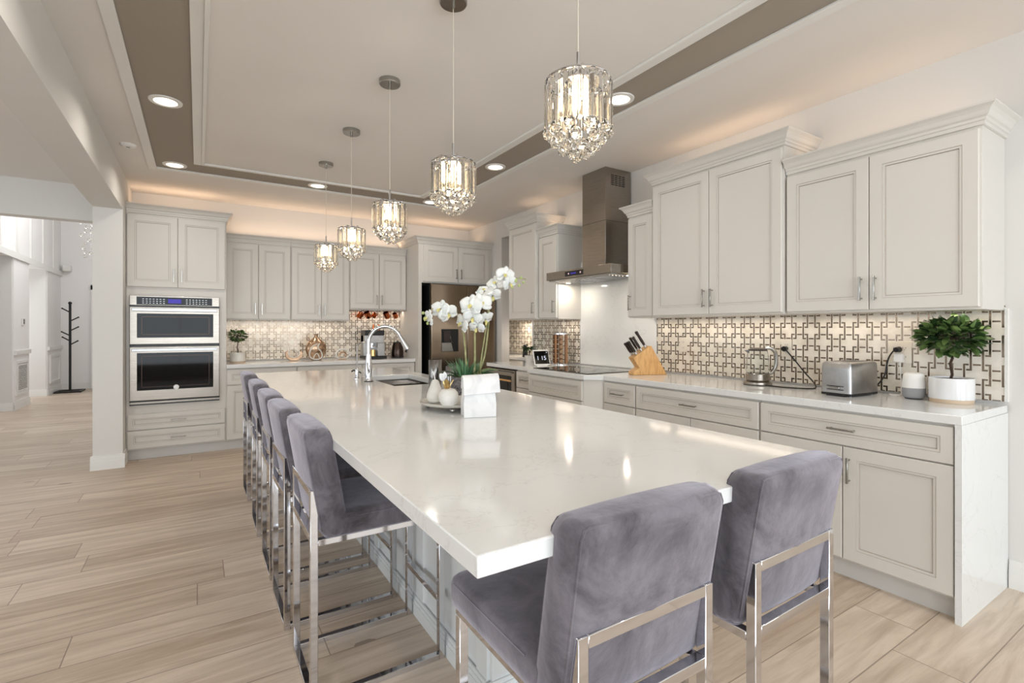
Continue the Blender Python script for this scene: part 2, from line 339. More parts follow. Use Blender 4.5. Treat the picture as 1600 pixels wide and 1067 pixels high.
# ceiling: kitchen slab with the sunken border of the tray
TX0, TX1, TY0, TY1 = -0.325, 2.43, -0.9, 5.55
IX0, IX1, IY0, IY1 = -0.035, 2.15, -0.62, 5.26
c = MB()
c.box(-6.8, -3.5, CZ, TX0, BY, CZ + 0.2).box(TX1, -3.5, CZ, 5.0, BY, CZ + 0.2).box(TX0, TY1, CZ, TX1, BY, CZ + 0.2).box(TX0, -3.5, CZ, TX1, TY0, CZ + 0.2)
struct('ceiling', c, 'ceil', smooth=False)
struct('ceiling_recess', MB().box(TX0, TY0, CZ + 0.004, TX1, TY1, CZ + 0.2), 'taupe', smooth=False)
struct('ceiling_panel', MB().box(IX0, IY0, CZ - 0.005, IX1, IY1, CZ + 0.004), 'ceil', smooth=False)
def frame(x0, y0, x1, y1, w, z0, z1):
    return MB().box(x0, y0, z0, x0 + w, y1, z1).box(x1 - w, y0, z0, x1, y1, z1).box(x0 + w, y1 - w, z0, x1 - w, y1, z1).box(x0 + w, y0, z0, x1 - w, y0 + w, z1)
struct('trim_1', frame(TX0 - 0.06, TY0 - 0.06, TX1 + 0.06, TY1 + 0.06, 0.063, CZ - 0.012, CZ + 0.002), 'trim', smooth=False, bevel=0.004)
t2 = frame(IX0 + 0.058, IY0 + 0.058, IX1 - 0.058, IY1 - 0.058, 0.022, CZ - 0.02, CZ - 0.005); t2v = frame(IX0, IY0, IX1, IY1, 0.058, CZ - 0.009, CZ - 0.004)
t2.add(t2v.v, t2v.f); struct('trim_2', t2, 'trim', smooth=False, bevel=0.004)
# walls
struct('wall_back', MB().box(-0.82, BY, 0, RX + 0.12, BY + 0.12, CZ + 0.1), 'wall', smooth=False)
w = MB().box(RX, -3.5, 0, RX + 0.12, 4.99, CZ + 0.1).box(RX, 5.74, 0, RX + 0.12, BY, CZ + 0.1).box(RX, 4.99, 2.52, RX + 0.12, 5.74, CZ + 0.1)
struct('wall_right', w, 'wall', smooth=False)
# front wall (behind the camera) with three window openings, left living wall with two
w = MB(); xs = [-7, -4.7, -2.5, -1.5, 0.7, 1.15, 2.85, RX + 0.12]
for i in range(0, 7):
    if i % 2 == 0: w.box(xs[i], -3.5, 0, xs[i + 1], -3.38, 3.0)
    else: w.box(xs[i], -3.5, 0, xs[i + 1], -3.38, 0.4).box(xs[i], -3.5, 2.5, xs[i + 1], -3.38, 3.0)
struct('wall_front', w, 'wall', smooth=False)
w = MB(); ys = [-3.5, -0.6, 3.0, 4.1, 5.9, 8.0]
for i in range(0, 5):
    if i % 2 == 0: w.box(-6.9, ys[i], 0, -6.75, ys[i + 1], 3.0)
    else: w.box(-6.9, ys[i], 0, -6.75, ys[i + 1], 0.5).box(-6.9, ys[i], 2.5, -6.75, ys[i + 1], 3.0)
struct('wall_living', w, 'wall', smooth=False)
# mullions of the windows behind the camera
wf = MB()
for a, b_ in ((-4.7, -2.5), (-1.5, 0.7), (1.15, 2.85)):
    wf.box(a, -3.46, 0.4, a + 0.05, -3.4, 2.5).box(b_ - 0.05, -3.46, 0.4, b_, -3.4, 2.5).box(a, -3.46, 0.4, b_, -3.4, 0.45).box(a, -3.46, 2.45, b_, -3.4, 2.5).box((a + b_) / 2 - 0.025, -3.46, 0.4, (a + b_) / 2 + 0.025, -3.4, 2.5)
struct('window_1', wf, 'trim', smooth=False)
# pillar, the beam it carries and the header over the foyer opening
struct('wall_pillar', MB().box(-0.82, 5.90, 0, -0.60, BY, 2.42), 'wall', smooth=False)
bprof = [(0, 0), (0, 0.09), (0.004, 0.095), (0.004, 0.115), (0.010, 0.12), (0.010, 0.0)]
bb = MB()
def base_run(bb, p0, p1, nrm, h=0.13, t=0.016):
    # baseboard from p0 to p1 along a wall whose outward normal is nrm
    (x0, y0), (x1, y1) = p0, p1; nx, ny = nrm
    for tt, z0, z1 in ((t, 0, h * 0.62), (t * 0.75, h * 0.62, h * 0.82), (t * 0.45, h * 0.82, h)):
        xa, xb = sorted((x0, x1)); ya, yb = sorted((y0, y1))
        if nx: bb.box(min(x0, x0 + nx * tt), ya, z0, max(x0, x0 + nx * tt), yb, z1)
        else: bb.box(xa, min(y0, y0 + ny * tt), z0, xb, max(y0, y0 + ny * tt), z1)
base_run(bb, (-0.836, 5.90), (-0.584, 5.90), (0, -1)); base_run(bb, (-0.60, 5.90), (-0.60, 6.13), (1, 0)); base_run(bb, (-0.82, 5.90), (-0.82, 6.80), (-1, 0))
struct('baseboard_pillar', bb, 'trim', smooth=False)
bb = MB(); base_run(bb, (RX, -3.3), (RX, 0.785), (-1, 0), 0.14); struct('baseboard_right', bb, 'trim', smooth=False)
struct('wall_beam', MB().box(-0.82, -3.4, 2.42, -0.60, BY, CZ), 'wall', smooth=False)
struct('wall_header', MB().box(-6.8, 6.66, 2.41, -0.82, 6.82, 5.2), 'wall', smooth=False)
struct('wall_living_end', MB().box(-6.8, 6.66, 0, -3.4, 6.82, 2.41), 'wall', smooth=False)
# pantry behind the right wall
struct('wall_pantry', MB().box(4.06, 4.3, 0, 4.18, 7.0, CZ + 0.1).box(RX + 0.12, 6.9, 0, 4.06, 7.0, CZ + 0.1).box(RX + 0.12, 4.3, 0, 4.06, 4.42, CZ + 0.1), 'wall', smooth=False)
# foyer
FX = -2.48
f = MB()
f.box(FX - 0.30, 9.6, 0, FX, 9.9, 2.45).box(FX - 0.30, 10.9, 0, FX, 11.75, 2.45).box(FX - 0.30, 13.0, 0, FX, 14.2, 2.45)
f.box(FX - 0.30, 7.0, 2.45, FX, 14.2, 5.2).box(FX - 0.30, 7.0, 0, FX, 7.2, 2.45)
struct('wall_foyer_left', f, 'foyer', smooth=False)
struct('trim_3', MB().box(FX - 0.31, 10.88, 0, FX - 0.02, 10.9, 2.45).box(FX - 0.31, 12.98, 0, FX - 0.02, 13.0, 2.45), 'wall', smooth=False)
struct('wall_foyer_back', MB().box(FX - 0.3, 14.1, 0, -0.5, 14.25, 5.2), 'foyer', smooth=False)
struct('wall_foyer_right', MB().box(-0.65, 6.82, 0, -0.5, 14.1, 5.2), 'foyer', smooth=False)
struct('ceiling_foyer', MB().box(-3.0, 6.66, 5.2, -0.4, 14.3, 5.3), 'foyer', smooth=False)
t = MB()
t.box(FX, 7.2, 2.42, FX + 0.03, 14.1, 2.52)
for y in (9.4, 10.2, 11.0, 11.8, 12.6, 13.4): t.box(FX, y, 2.52, FX + 0.02, y + 0.07, 4.6)
t.box(FX, 7.2, 4.55, FX + 0.02, 14.1, 4.65)
t.box(FX, 10.9, 0.88, FX + 0.03, 11.75, 0.95).box(FX, 13.0, 0.88, FX + 0.03, 14.1, 0.95)
for (a, b_) in ((11.0, 11.65), (13.15, 13.95)):
    t.box(FX, a, 0.22, FX + 0.02, b_, 0.26).box(FX, a, 0.74, FX + 0.02, b_, 0.78).box(FX, a, 0.26, FX + 0.02, a + 0.04, 0.74).box(FX, b_ - 0.04, 0.26, FX + 0.02, b_, 0.74)
struct('trim_4', t, 'trim', smooth=False)
bb = MB(); base_run(bb, (FX, 10.9), (FX, 11.75), (1, 0)); base_run(bb, (FX, 13.0), (FX, 14.1), (1, 0)); base_run(bb, (FX - 0.3, 10.88), (FX, 10.88), (0, -1)); base_run(bb, (FX - 0.3, 12.98), (FX, 12.98), (0, -1)); base_run(bb, (FX, 14.1), (-1.95, 14.1), (0, -1))
struct('baseboard_foyer', bb, 'trim', smooth=False)
# side rooms beyond the foyer openings, with a window
struct('wall_side_room', MB().box(-4.3, 9.5, 0, -4.2, 11.9, 3).box(-4.3, 11.9, 0, -4.2, 13.0, 0.5).box(-4.3, 11.9, 2.4, -4.2, 13.0, 3).box(-4.3, 13.0, 0, -4.2, 15.0, 3).box(-4.2, 9.5, 2.9, -2.78, 15, 3.0), 'foyer', smooth=False)
wf = MB().box(-4.25, 11.9, 0.5, -4.2, 13.0, 0.56).box(-4.25, 11.9, 2.34, -4.2, 13.0, 2.4).box(-4.25, 11.9, 0.56, -4.2, 11.96, 2.34).box(-4.25, 12.94, 0.56, -4.2, 13.0, 2.34)
for k in (1, 2): wf.box(-4.24, 11.96 + k * 0.327 - 0.012, 0.56, -4.22, 11.96 + k * 0.327 + 0.012, 2.34)
for k in (1, 2, 3): wf.box(-4.24, 11.96, 0.56 + k * 0.445, -4.22, 12.94, 0.58 + k * 0.445)
wn_ = struct('window_2', wf, 'trim', smooth=False)
MB().box(-4.235, 11.96, 0.56, -4.229, 12.94, 2.34).build('pane', 'soft_glass', wn_, smooth=False)
# foyer entry door on the far wall: casing and the hinged edge that shows
dr = MB().box(-1.86, 14.05, 0, -0.80, 14.1, 2.15); d_ = struct('door_1', dr, 'door_grey', smooth=False)
MB().box(-1.98, 14.03, 0, -1.86, 14.1, 2.25).box(-1.98, 14.03, 2.15, -0.7, 14.1, 2.27).build('casing', 'trim', d_, smooth=False)
for z in (0.35, 0.95, 1.55, 2.0): MB().box(-1.875, 14.03, z, -1.845, 14.05, z + 0.1).build('hinge', 'nickel', d_, smooth=False)

# backsplashes: tile fields on the walls
struct('wall_tile_back', MB().box(0.25, BY - 0.012, 0.93, 2.38, BY, 1.60), 'mosaicX', smooth=False)
struct('wall_tile_right', MB().box(RX - 0.012, 0.80, 0.93, RX, 3.05, 1.42).box(RX - 0.012, 4.095, 0.93, RX, 4.97, 1.42), 'mosaicY', smooth=False)
struct('wall_slab_cooktop', MB().box(RX - 0.016, 3.052, 0.93, RX, 4.093, 2.0), 'quartz', smooth=False)
struct('wall_tile_pantry', MB().box(4.048, 4.45, 0.94, 4.06, 6.85, 1.44), 'mosaicY', smooth=False)
struct('trim_5', MB().box(RX - 0.016, 0.787, 0.93, RX, 0.80, 1.40).box(RX - 0.014, 4.97, 0.93, RX + 0.002, 5.0, 1.45), 'trim', smooth=False)
# ------------------------------------------------------------------ cabinets
def shaker(mb, x0, x1, z0, z1, fw=0.06, y=0):
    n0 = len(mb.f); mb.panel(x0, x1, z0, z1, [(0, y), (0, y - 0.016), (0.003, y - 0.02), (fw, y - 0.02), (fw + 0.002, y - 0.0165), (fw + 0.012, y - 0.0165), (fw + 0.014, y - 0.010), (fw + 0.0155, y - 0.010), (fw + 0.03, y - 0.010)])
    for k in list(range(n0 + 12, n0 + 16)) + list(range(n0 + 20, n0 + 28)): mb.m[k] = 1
    return mb
def pull(x, z, vert, L=0.13):
    m = MB(); y = -0.048
    if vert: m.box(x - 0.005, y - 0.006, z - L / 2, x + 0.005, y + 0.004, z + L / 2); ps = [(x, z - L / 2 + 0.012), (x, z + L / 2 - 0.012)]
    else: m.box(x - L / 2, y - 0.006, z - 0.005, x + L / 2, y + 0.004, z + 0.005); ps = [(x - L / 2 + 0.012, z), (x + L / 2 - 0.012, z)]
    for px, pz in ps: m.box(px - 0.004, y, pz - 0.004, px + 0.004, -0.019, pz + 0.004)
    return m
def crown_mb(x0, x1, d, z, left, right, prof):
    # stack of rectangles that grow outwards at the front and on the free sides
    rs = []
    for o_, h in prof:
        a = x0 - (o_ if left else 0); b_ = x1 + (o_ if right else 0)
        rs.append([(a, -o_, z + h), (b_, -o_, z + h), (b_, d, z + h), (a, d, z + h)])
    return MB().rings(rs)
CROWN = [(0.004, -0.03), (0.010, -0.028), (0.010, -0.012), (0.016, -0.008), (0.018, 0.004), (0.026, 0.010), (0.030, 0.016), (0.036, 0.03), (0.046, 0.042), (0.060, 0.052), (0.060, 0.060)]
def fronts(t, items, mat='cab'):
    for it in items:
        k, x0, x1, z0, z1 = it[:5]; hd = it[5] if len(it) > 5 else None
        fw = min(0.06, (z1 - z0) * 0.27, (x1 - x0) * 0.27)
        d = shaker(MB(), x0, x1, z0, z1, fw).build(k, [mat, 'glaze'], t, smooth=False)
        if hd == 'L': h = pull(x0 + 0.032, z0 + 0.115, True)
        elif hd == 'R': h = pull(x1 - 0.032, z0 + 0.115, True)
        elif hd == 'TL': h = pull(x0 + 0.032, z1 - 0.115, True)
        elif hd == 'TR': h = pull(x1 - 0.032, z1 - 0.115, True)
        elif hd == 'H': h = pull((x0 + x1) / 2, (z0 + z1) / 2, False)
        else: continue
        h.build('handle', 'nickel', d, bevel=0.0012, seg=1)
def upper(label, loc, rotz, w, d, z0, z1, doors, left=False, right=False, group=None, crown=CROWN, body_extra=None, frz=0.0):
    t = thing('upper_cabinet', label, 'cabinet', (loc[0], loc[1], z0), rotz, group)
    H = z1 - z0
    b = MB().box(0, 0, 0, w, d, H)
    b.build('body', 'cab', t, bevel=0.0015, seg=1)
    crown_mb(0, w, d, H, left, right, crown).build('crown_moulding', 'cab', t, smooth=False)
    n = len(doors); xs = [0.008] + list(doors) + [w - 0.008]
    items = []
    for i in range(len(xs) - 1):
        hd = ('R' if i % 2 == 0 else 'L') if len(xs) > 2 else ('L' if frz == 1 else 'R')
        items.append(('door', xs[i] + (0.002 if i else 0), xs[i + 1] - (0.002 if i < len(xs) - 2 else 0), 0.012, H - 0.045, hd))
    fronts(t, items)
    return t
R90 = -pi / 2
# back wall, fronts face -y
upper('double-door wall cabinet right beside the oven tower, above the potted topiary', (0.252, 6.44), 0, 0.680, 0.25, 1.40, 2.31, [0.335])
upper('tall double-door wall cabinet above the brown leaf vase, between two others', (0.934, 6.44), 0, 0.686, 0.25, 1.40, 2.31, [0.345])
upper('short double-door wall cabinet with copper mugs hanging under it', (1.622, 6.44), 0, 0.746, 0.25, 1.545, 2.31, [0.375])
# refrigerator surround
t = thing('refrigerator_surround', 'tall cream cabinet surround with two doors above the refrigerator', 'cabinet', (2.370, 6.00, 0))
MB().box(0, 0, 0, 0.045, 0.69, 2.42).build('side_panel', 'cab', t, bevel=0.002)
MB().box(0.045, 0, 1.89, 1.078, 0.68, 2.42).build('body', 'cab', t, bevel=0.002)
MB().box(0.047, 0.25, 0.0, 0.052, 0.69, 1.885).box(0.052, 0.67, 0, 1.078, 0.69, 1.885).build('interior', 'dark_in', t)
crown_mb(0, 1.078, 0.68, 2.42, True, False, CROWN).build('crown_moulding', 'cab', t, smooth=False)
fronts(t, [('door', 0.06, 0.552, 1.905, 2.375, 'R'), ('door', 0.557, 1.02, 1.905, 2.375, 'L')])
# oven tower
t = thing('oven_cabinet', 'tall cream oven tower with two upper doors and two drawers', 'cabinet', (-0.598, 6.13, 0))
b = MB().box(0, 0, 0.10, 0.85, 0.56, 2.47).box(0, 0.045, 0, 0.85, 0.50, 0.10)
b.build('body', 'cab', t, bevel=0.002)
MB().box(0.0, 0.035, 0, 0.85, 0.045, 0.10).build('toe_kick', 'toe', t)
crown_mb(0, 0.85, 0.56, 2.47, False, True, CROWN).build('crown_moulding', 'cab', t, smooth=False)
fronts(t, [('door', 0.008, 0.418, 1.715, 2.425, 'R'), ('door', 0.423, 0.838, 1.715, 2.425, 'L'), ('drawer', 0.012, 0.838, 0.30, 0.455, 'H'), ('drawer', 0.012, 0.838, 0.115, 0.292, 'H')])
# combination wall oven (microwave over oven)
t = thing('built_in_oven', 'stainless double wall oven with microwave above, built into the tower', 'oven', (-0.568, 6.128, 0.545))
MB().box(0, -0.012, 0, 0.755, 0.02, 1.085).build('trim_frame', 'steelH', t, bevel=0.002)
MB().box(0.0, -0.04, 0.985, 0.755, -0.012, 1.083).build('control_panel', 'steelH', t, bevel=0.003)
cp = MB().box(0.055, -0.0425, 0.992, 0.69, -0.0395, 1.070).build('control_glass', 'oven_glass', t)
MB().box(0.31, -0.0435, 1.010, 0.42, -0.0424, 1.052).build('display', 'led_blue', cp)
mk = MB()
for i in range(7):
    for j in range(3): mk.box(0.10 + i * 0.028, -0.0432, 1.006 + j * 0.02, 0.115 + i * 0.028, -0.0424, 1.010 + j * 0.02).box(0.46 + i * 0.028, -0.0432, 1.006 + j * 0.02, 0.475 + i * 0.028, -0.0424, 1.010 + j * 0.02)
mk.build('button_marks', 'nickel', cp)
MB().box(-0.002, -0.05, 0.972, 0.757, -0.012, 0.984).build('gap_strip', 'black', t)
def oven_door(z0, z1, wz0, wz1):
    d = MB().box(0, -0.045, z0, 0.755, -0.012, z1).build('oven_door', 'steelH', t, bevel=0.004)
    MB().box(0.058, -0.0475, wz0, 0.70, -0.044, wz1).build('window', 'oven_glass', d, bevel=0.001)
    MB().box(0.095, -0.0482, wz0 + 0.03, 0.665, -0.0474, wz0 + 0.034).box(0.095, -0.0482, wz1 - 0.034, 0.665, -0.0474, wz1 - 0.03).box(0.095, -0.0482, wz0 + 0.03, 0.099, -0.0474, wz1 - 0.03).box(0.661, -0.0482, wz0 + 0.03, 0.665, -0.0474, wz1 - 0.03).build('window_outline', 'darksteel', d)
    hz = z1 - 0.028
    MB().box(0.02, -0.088, hz - 0.014, 0.735, -0.070, hz + 0.014).box(0.03, -0.075, hz - 0.01, 0.05, -0.044, hz + 0.01).box(0.705, -0.075, hz - 0.01, 0.725, -0.044, hz + 0.01).build('handle', 'steel_silver', d, bevel=0.003)
    return d
oven_door(0.60, 0.968, 0.665, 0.905)
MB().box(-0.002, -0.03, 0.575, 0.757, -0.012, 0.598).build('gap_strip', 'black', t)
od = oven_door(0.045, 0.572, 0.145, 0.515)
MB().cyl((0.378, -0.0476, 0.165), (0.378, -0.051, 0.165), 0.024, n=20).build('badge', 'white_plastic', od)
MB().cyl((0.378, -0.0505, 0.167), (0.378, -0.0522, 0.167), 0.014, n=16).build('badge_mark', 'nickel', od)
MB().box(-0.002, -0.035, 0.030, 0.757, -0.012, 0.043).box(-0.002, -0.033, 0.0, 0.757, -0.012, 0.010).build('vent_strip', 'black', t)

# base cabinets of the back wall
def base_cab(label, loc, rotz, w, d, items, group=None, H=0.875, toe=0.10, mat='cab'):
    t = thing('base_cabinet', label, 'cabinet', (loc[0], loc[1], 0), rotz, group)
    MB().box(0, 0, toe, w, d, H).build('body', mat, t, bevel=0.001, seg=1)
    MB().box(0, 0.04, 0, w, d, toe).build('toe_kick', 'toe', t)
    fronts(t, items, mat); return t
def std(w, split, dz=0.69, hd=True):
    it = [('drawer', 0.006, w - 0.006, dz + 0.006, 0.862, 'H' if hd else None)]
    if split: it += [('door', 0.006, split - 0.002, 0.112, dz, 'TR'), ('door', split + 0.002, w - 0.006, 0.112, dz, 'TL')]
    else: it += [('door', 0.006, w - 0.006, 0.112, dz, 'TR')]
    return it
base_cab('cream base cabinet under the potted topiary, next to the oven tower', (0.252, 6.13), 0, 0.70, 0.56, std(0.70, 0.35))
base_cab('cream base cabinet under the brown ceramic vases', (0.952, 6.13), 0, 0.74, 0.56, std(0.74, 0.37))
base_cab('cream base cabinet under the espresso machine, beside the refrigerator', (1.692, 6.13), 0, 0.675, 0.56, std(0.675, 0.335))
# right wall: local x runs from far to near, fronts face -x.  loc = far front corner
FXR = 2.835
base_cab('grey base cabinet with single drawer and two doors at the waterfall end', (FXR, 1.716), R90, 0.901, 0.60, std(0.901, 0.448))
base_cab('grey base cabinet with wide drawer below the glass kettle', (FXR, 2.709), R90, 0.991, 0.60, std(0.991, 0.50))
base_cab('narrow grey base cabinet below the knife block', (FXR, 3.062), R90, 0.352, 0.60, std(0.352, None))
t = base_cab('protruding grey base cabinet under the black cooktop', (2.715, 3.990), R90, 0.800, 0.72, std(0.800, 0.40, hd=False))
MB().prism([(0.801, 0.0), (0.925, 0.115), (0.925, 0.70), (0.801, 0.70)], 0.10, 0.875, (0, 1, 2)).build('angled_filler', 'cab', t)
base_cab('small grey base cabinet with one drawer beside the wine cooler', (FXR - 0.03, 4.345), R90, 0.354, 0.62, std(0.354, None))
t = thing('wine_cooler', 'black and steel wine cooler under the far end of the counter', 'refrigerator', (2.80, 4.93, 0), R90)
MB().box(0, 0.01, 0.0, 0.58, 0.60, 0.872).build('body', 'black', t)
d = MB().panel(0.005, 0.575, 0.10, 0.86, [(0, 0.01), (0, -0.028), (0.002, -0.03), (0.055, -0.03), (0.057, -0.022), (0.06, -0.022)]).build('door', 'steel', t)
MB().box(0.062, -0.0235, 0.162, 0.513, -0.0215, 0.80).build('window', 'black_glass', d)
for z in (0.30, 0.46, 0.62, 0.74): MB().box(0.07, -0.0245, z, 0.50, -0.0236, z + 0.018).build('rack_front', 'blockwood', d)
MB().box(0.02, -0.062, 0.83, 0.56, -0.05, 0.845).box(0.04, -0.055, 0.832, 0.05, -0.028, 0.842).box(0.53, -0.055, 0.832, 0.54, -0.028, 0.842).build('handle', 'nickel', d)
# wall cabinets of the right wall
upper('large double-door wall cabinet nearest the camera, above the toaster', (3.12, 1.722), R90, 0.92, 0.33, 1.39, 2.285, [0.458], right=True)
upper('taller double-door wall cabinet above the glass kettle, rising over its neighbours', (3.10, 2.785), R90, 1.058, 0.35, 1.39, 2.475, [0.525], left=True, right=True)
upper('narrow single-door wall cabinet between the range hood and the tall cabinet', (3.12, 3.075), R90, 0.285, 0.33, 1.39, 2.275, [], left=True, frz=1)
upper('narrow single-door wall cabinet just left of the range hood', (3.13, 4.405), R90, 0.325, 0.32, 1.40, 2.31, [], right=True)
upper('tall narrow wall cabinet at the far end beside the pantry opening', (3.10, 4.965), R90, 0.555, 0.35, 1.40, 2.485, [], left=True, right=True)
# pantry fittings
base_cab('cream pantry base cabinet seen through the opening', (3.72, 6.50), R90, 1.9, 0.33, std(1.9, 0.95))
upper('pantry wall cabinet in the dark beyond the opening', (3.74, 6.50), R90, 1.9, 0.31, 1.43, 2.35, [0.95])
tag(MB().box(3.68, 4.5, 0.875, 4.048, 6.6, 0.915).build('pantry_countertop', 'quartz', None, bevel=0.003), 'quartz countertop inside the pantry beyond the opening', 'countertop')

# worktops
tag(MB().box(0.252, 6.09, 0.875, 2.367, BY - 0.013, 0.915).build('countertop', 'quartz', None, bevel=0.003), 'white quartz countertop along the back wall', 'countertop')
cx = 2.81
poly = [(RX - 0.013, 0.789), (cx, 0.789), (cx, 3.055), (2.69, 3.165), (2.69, 4.00), (2.78, 4.00), (2.78, 4.96), (RX - 0.013, 4.96)]
tag(MB().prism(poly, 0.875, 0.915, (0, 1, 2)).build('countertop', 'quartz', None, bevel=0.003), 'long white quartz countertop along the right wall, around the cooktop', 'countertop')
tag(MB().box(cx, 0.789, 0, RX - 0.002, 0.814, 0.8748).build('waterfall_panel', 'quartz', None, bevel=0.0005), 'upright quartz waterfall panel closing the near end of the counter', 'panel')

# ------------------------------------------------------------------ island
isl = thing('kitchen_island', 'long white-topped kitchen island with stools around it', 'kitchen island', (0, 0, 0))
x0, x1, y0, y1 = 0.395, 1.625, 0.735, 4.84
sx0, sx1, sy0, sy1 = 1.11, 1.50, 3.24, 4.02
ring = MB()
zt, zb = 0.915, 0.877
o4 = [(x0, y0), (x1, y0), (x1, y1), (x0, y1)]; i4 = [(sx0, sy0), (sx1, sy0), (sx1, sy1), (sx0, sy1)]
vs = [(a, b_, zt) for a, b_ in o4] + [(a, b_, zt) for a, b_ in i4] + [(a, b_, zb) for a, b_ in o4] + [(a, b_, zb) for a, b_ in i4]
fs = []
for i in range(4):
    j = (i + 1) % 4
    fs += [(i, j, 4 + j, 4 + i), (8 + i, 12 + i, 12 + j, 8 + j), (i, 8 + i, 8 + j, j), (4 + i, 4 + j, 12 + j, 12 + i)]
MB().add(vs, fs).build('worktop', 'quartz', isl, bevel=0.003)
bx0, bx1, by0, by1 = 0.855, 1.585, 1.50, 4.76
body = MB()
body.box(bx0, by0, 0, bx1, 3.20, 0.876).box(bx0, 4.06, 0, bx1, by1, 0.876).box(bx0, 3.20, 0, 1.09, 4.06, 0.876).box(1.52, 3.20, 0, bx1, 4.06, 0.876).box(1.09, 3.20, 0, 1.52, 4.06, 0.64)
body.build('body', 'isl', isl, smooth=False)
n = 5; L = (by1 - by0) / n
for k in range(n):
    p = MB().panel(0, L, 0, 0.875, [(0, 0.0), (0, -0.014), (0.075, -0.014), (0.08, -0.008), (0.095, -0.004), (0.11, -0.003)])
    p.v = [(bx0 + v[1], by0 + k * L + v[0], v[2]) for v in p.v]; p.build('side_panel', 'isl', isl, smooth=False)
    p = MB().panel(0, L, 0.1, 0.875, [(0, 0.0), (0, -0.014), (0.075, -0.014), (0.08, -0.008), (0.095, -0.004), (0.11, -0.003)])
    p.v = [(bx1 - v[1], by0 + k * L + v[0], v[2]) for v in p.v]; p.build('side_panel', 'isl', isl, smooth=False)
for yy, sg in ((by0, 1), (by1, -1)):
    p = MB().panel(bx0, bx1, 0, 0.875, [(0, 0.0), (0, -0.014), (0.09, -0.014), (0.095, -0.008), (0.11, -0.003), (0.12, -0.003)])
    p.v = [(v[0], yy + sg * v[1], v[2]) for v in p.v]; p.build('end_panel', 'isl', isl, smooth=False)
bb = MB(); base_run(bb, (bx0 - 0.014, by0), (bx0 - 0.014, by1), (-1, 0), 0.084, 0.014); base_run(bb, (bx0 - 0.02, by0 - 0.014), (bx1, by0 - 0.014), (0, -1), 0.084, 0.014); bb.build('base_moulding', 'isl', isl, smooth=False)
# sink
s = MB(); a = (sx0 - 0.008, sy0 - 0.008, sx1 + 0.008, sy1 + 0.008)
s.box(a[0], a[1], 0.66, a[2], a[3], 0.668).box(a[0] - 0.006, a[1], 0.66, a[0], a[3], 0.876).box(a[2], a[1], 0.66, a[2] + 0.006, a[3], 0.876).box(a[0], a[1] - 0.006, 0.66, a[2], a[1], 0.876).box(a[0], a[3], 0.66, a[2], a[3] + 0.006, 0.876)
sk = s.build('sink', 'nickel', None); tag(sk, 'stainless undermount sink set into the island worktop', 'sink')
r = MB()
for i in range(16): r.cyl((sx0 + 0.0, sy0 + 0.47 + i * 0.018, 0.868), (sx1, sy0 + 0.47 + i * 0.018, 0.868), 0.004, n=8)
r.box(sx0 + 0.01, sy0 + 0.46, 0.862, sx0 + 0.03, sy0 + 0.75, 0.872).box(sx1 - 0.03, sy0 + 0.46, 0.862, sx1 - 0.01, sy0 + 0.75, 0.872)
tag(r.build('drying_rack', 'darkbrown', None), 'dark roll-up rack laid across the far end of the sink', 'dish rack')
# main faucet
def arc(c, r, a0, a1, n, dx, dz=(0, 0, 1)):
    dx = Vector(dx); dz = Vector(dz); c = Vector(c)
    return [c + dx * r * cos(a0 + (a1 - a0) * i / n) + dz * r * sin(a0 + (a1 - a0) * i / n) for i in range(n + 1)]
t = thing('faucet', 'large chrome gooseneck faucet standing behind the island sink', 'faucet', (1.045, 3.61, 0.915), radians(-12))
MB().lathe([(0.030, 0), (0.031, 0.008), (0.027, 0.014), (0.025, 0.03), (0.026, 0.09), (0.0225, 0.13), (0.021, 0.16), (0.017, 0.2), (0.0, 0.2)]).build('base', 'chrome', t)
MB().lathe([(0.033, 0.0), (0.033, 0.006), (0.0, 0.006)]).build('seal_ring', 'black', t)
pts = [(0, 0, 0.15), (0, 0, 0.22), (0, 0, 0.285)] + [tuple(p) for p in arc((0.115, 0, 0.285), 0.115, pi, pi * 0.14, 16, (1, 0, 0))]
MB().tube(pts, 0.0135, 12).build('gooseneck', 'chrome', t)
e = Vector(pts[-1]); dd = (e - Vector(pts[-2])).normalized()
sh = MB().cyl(e, e + dd * 0.03, 0.014, 0.016).cyl(e + dd * 0.03, e + dd * 0.115, 0.016, 0.023); sh.build('spray_head', 'chrome', t)
MB().box(0.10, -0.004, 0.395, 0.12, 0.004, 0.415).build('sensor_tab', 'chrome', t, bevel=0.002)
MB().cyl((0, -0.02, 0.065), (0, -0.045, 0.07), 0.010).tube([(0, -0.045, 0.07), (-0.01, -0.055, 0.10), (-0.012, -0.058, 0.14)], 0.006).build('lever', 'chrome', t)
t = thing('water_tap', 'slim chrome filtered-water tap left of the large faucet', 'faucet', (1.03, 3.87, 0.915), radians(-12))
MB().lathe([(0.022, 0), (0.022, 0.006), (0.014, 0.012), (0.014, 0.07), (0.009, 0.085), (0, 0.085)]).build('base', 'chrome', t)
MB().tube([(0, 0, 0.07), (0, 0, 0.18), (0, 0, 0.23)] + [tuple(p) for p in arc((0.05, 0, 0.23), 0.05, pi, pi * 0.1, 12, (1, 0, 0))], 0.0055, 8).build('spout', 'chrome', t)
MB().tube([(0.0, 0, 0.06), (-0.025, 0, 0.065), (-0.04, 0, 0.055)], 0.006).tube([(0.0, 0, 0.05), (0.022, 0, 0.05), (0.03, 0, 0.04)], 0.005).build('lever', 'black', t)

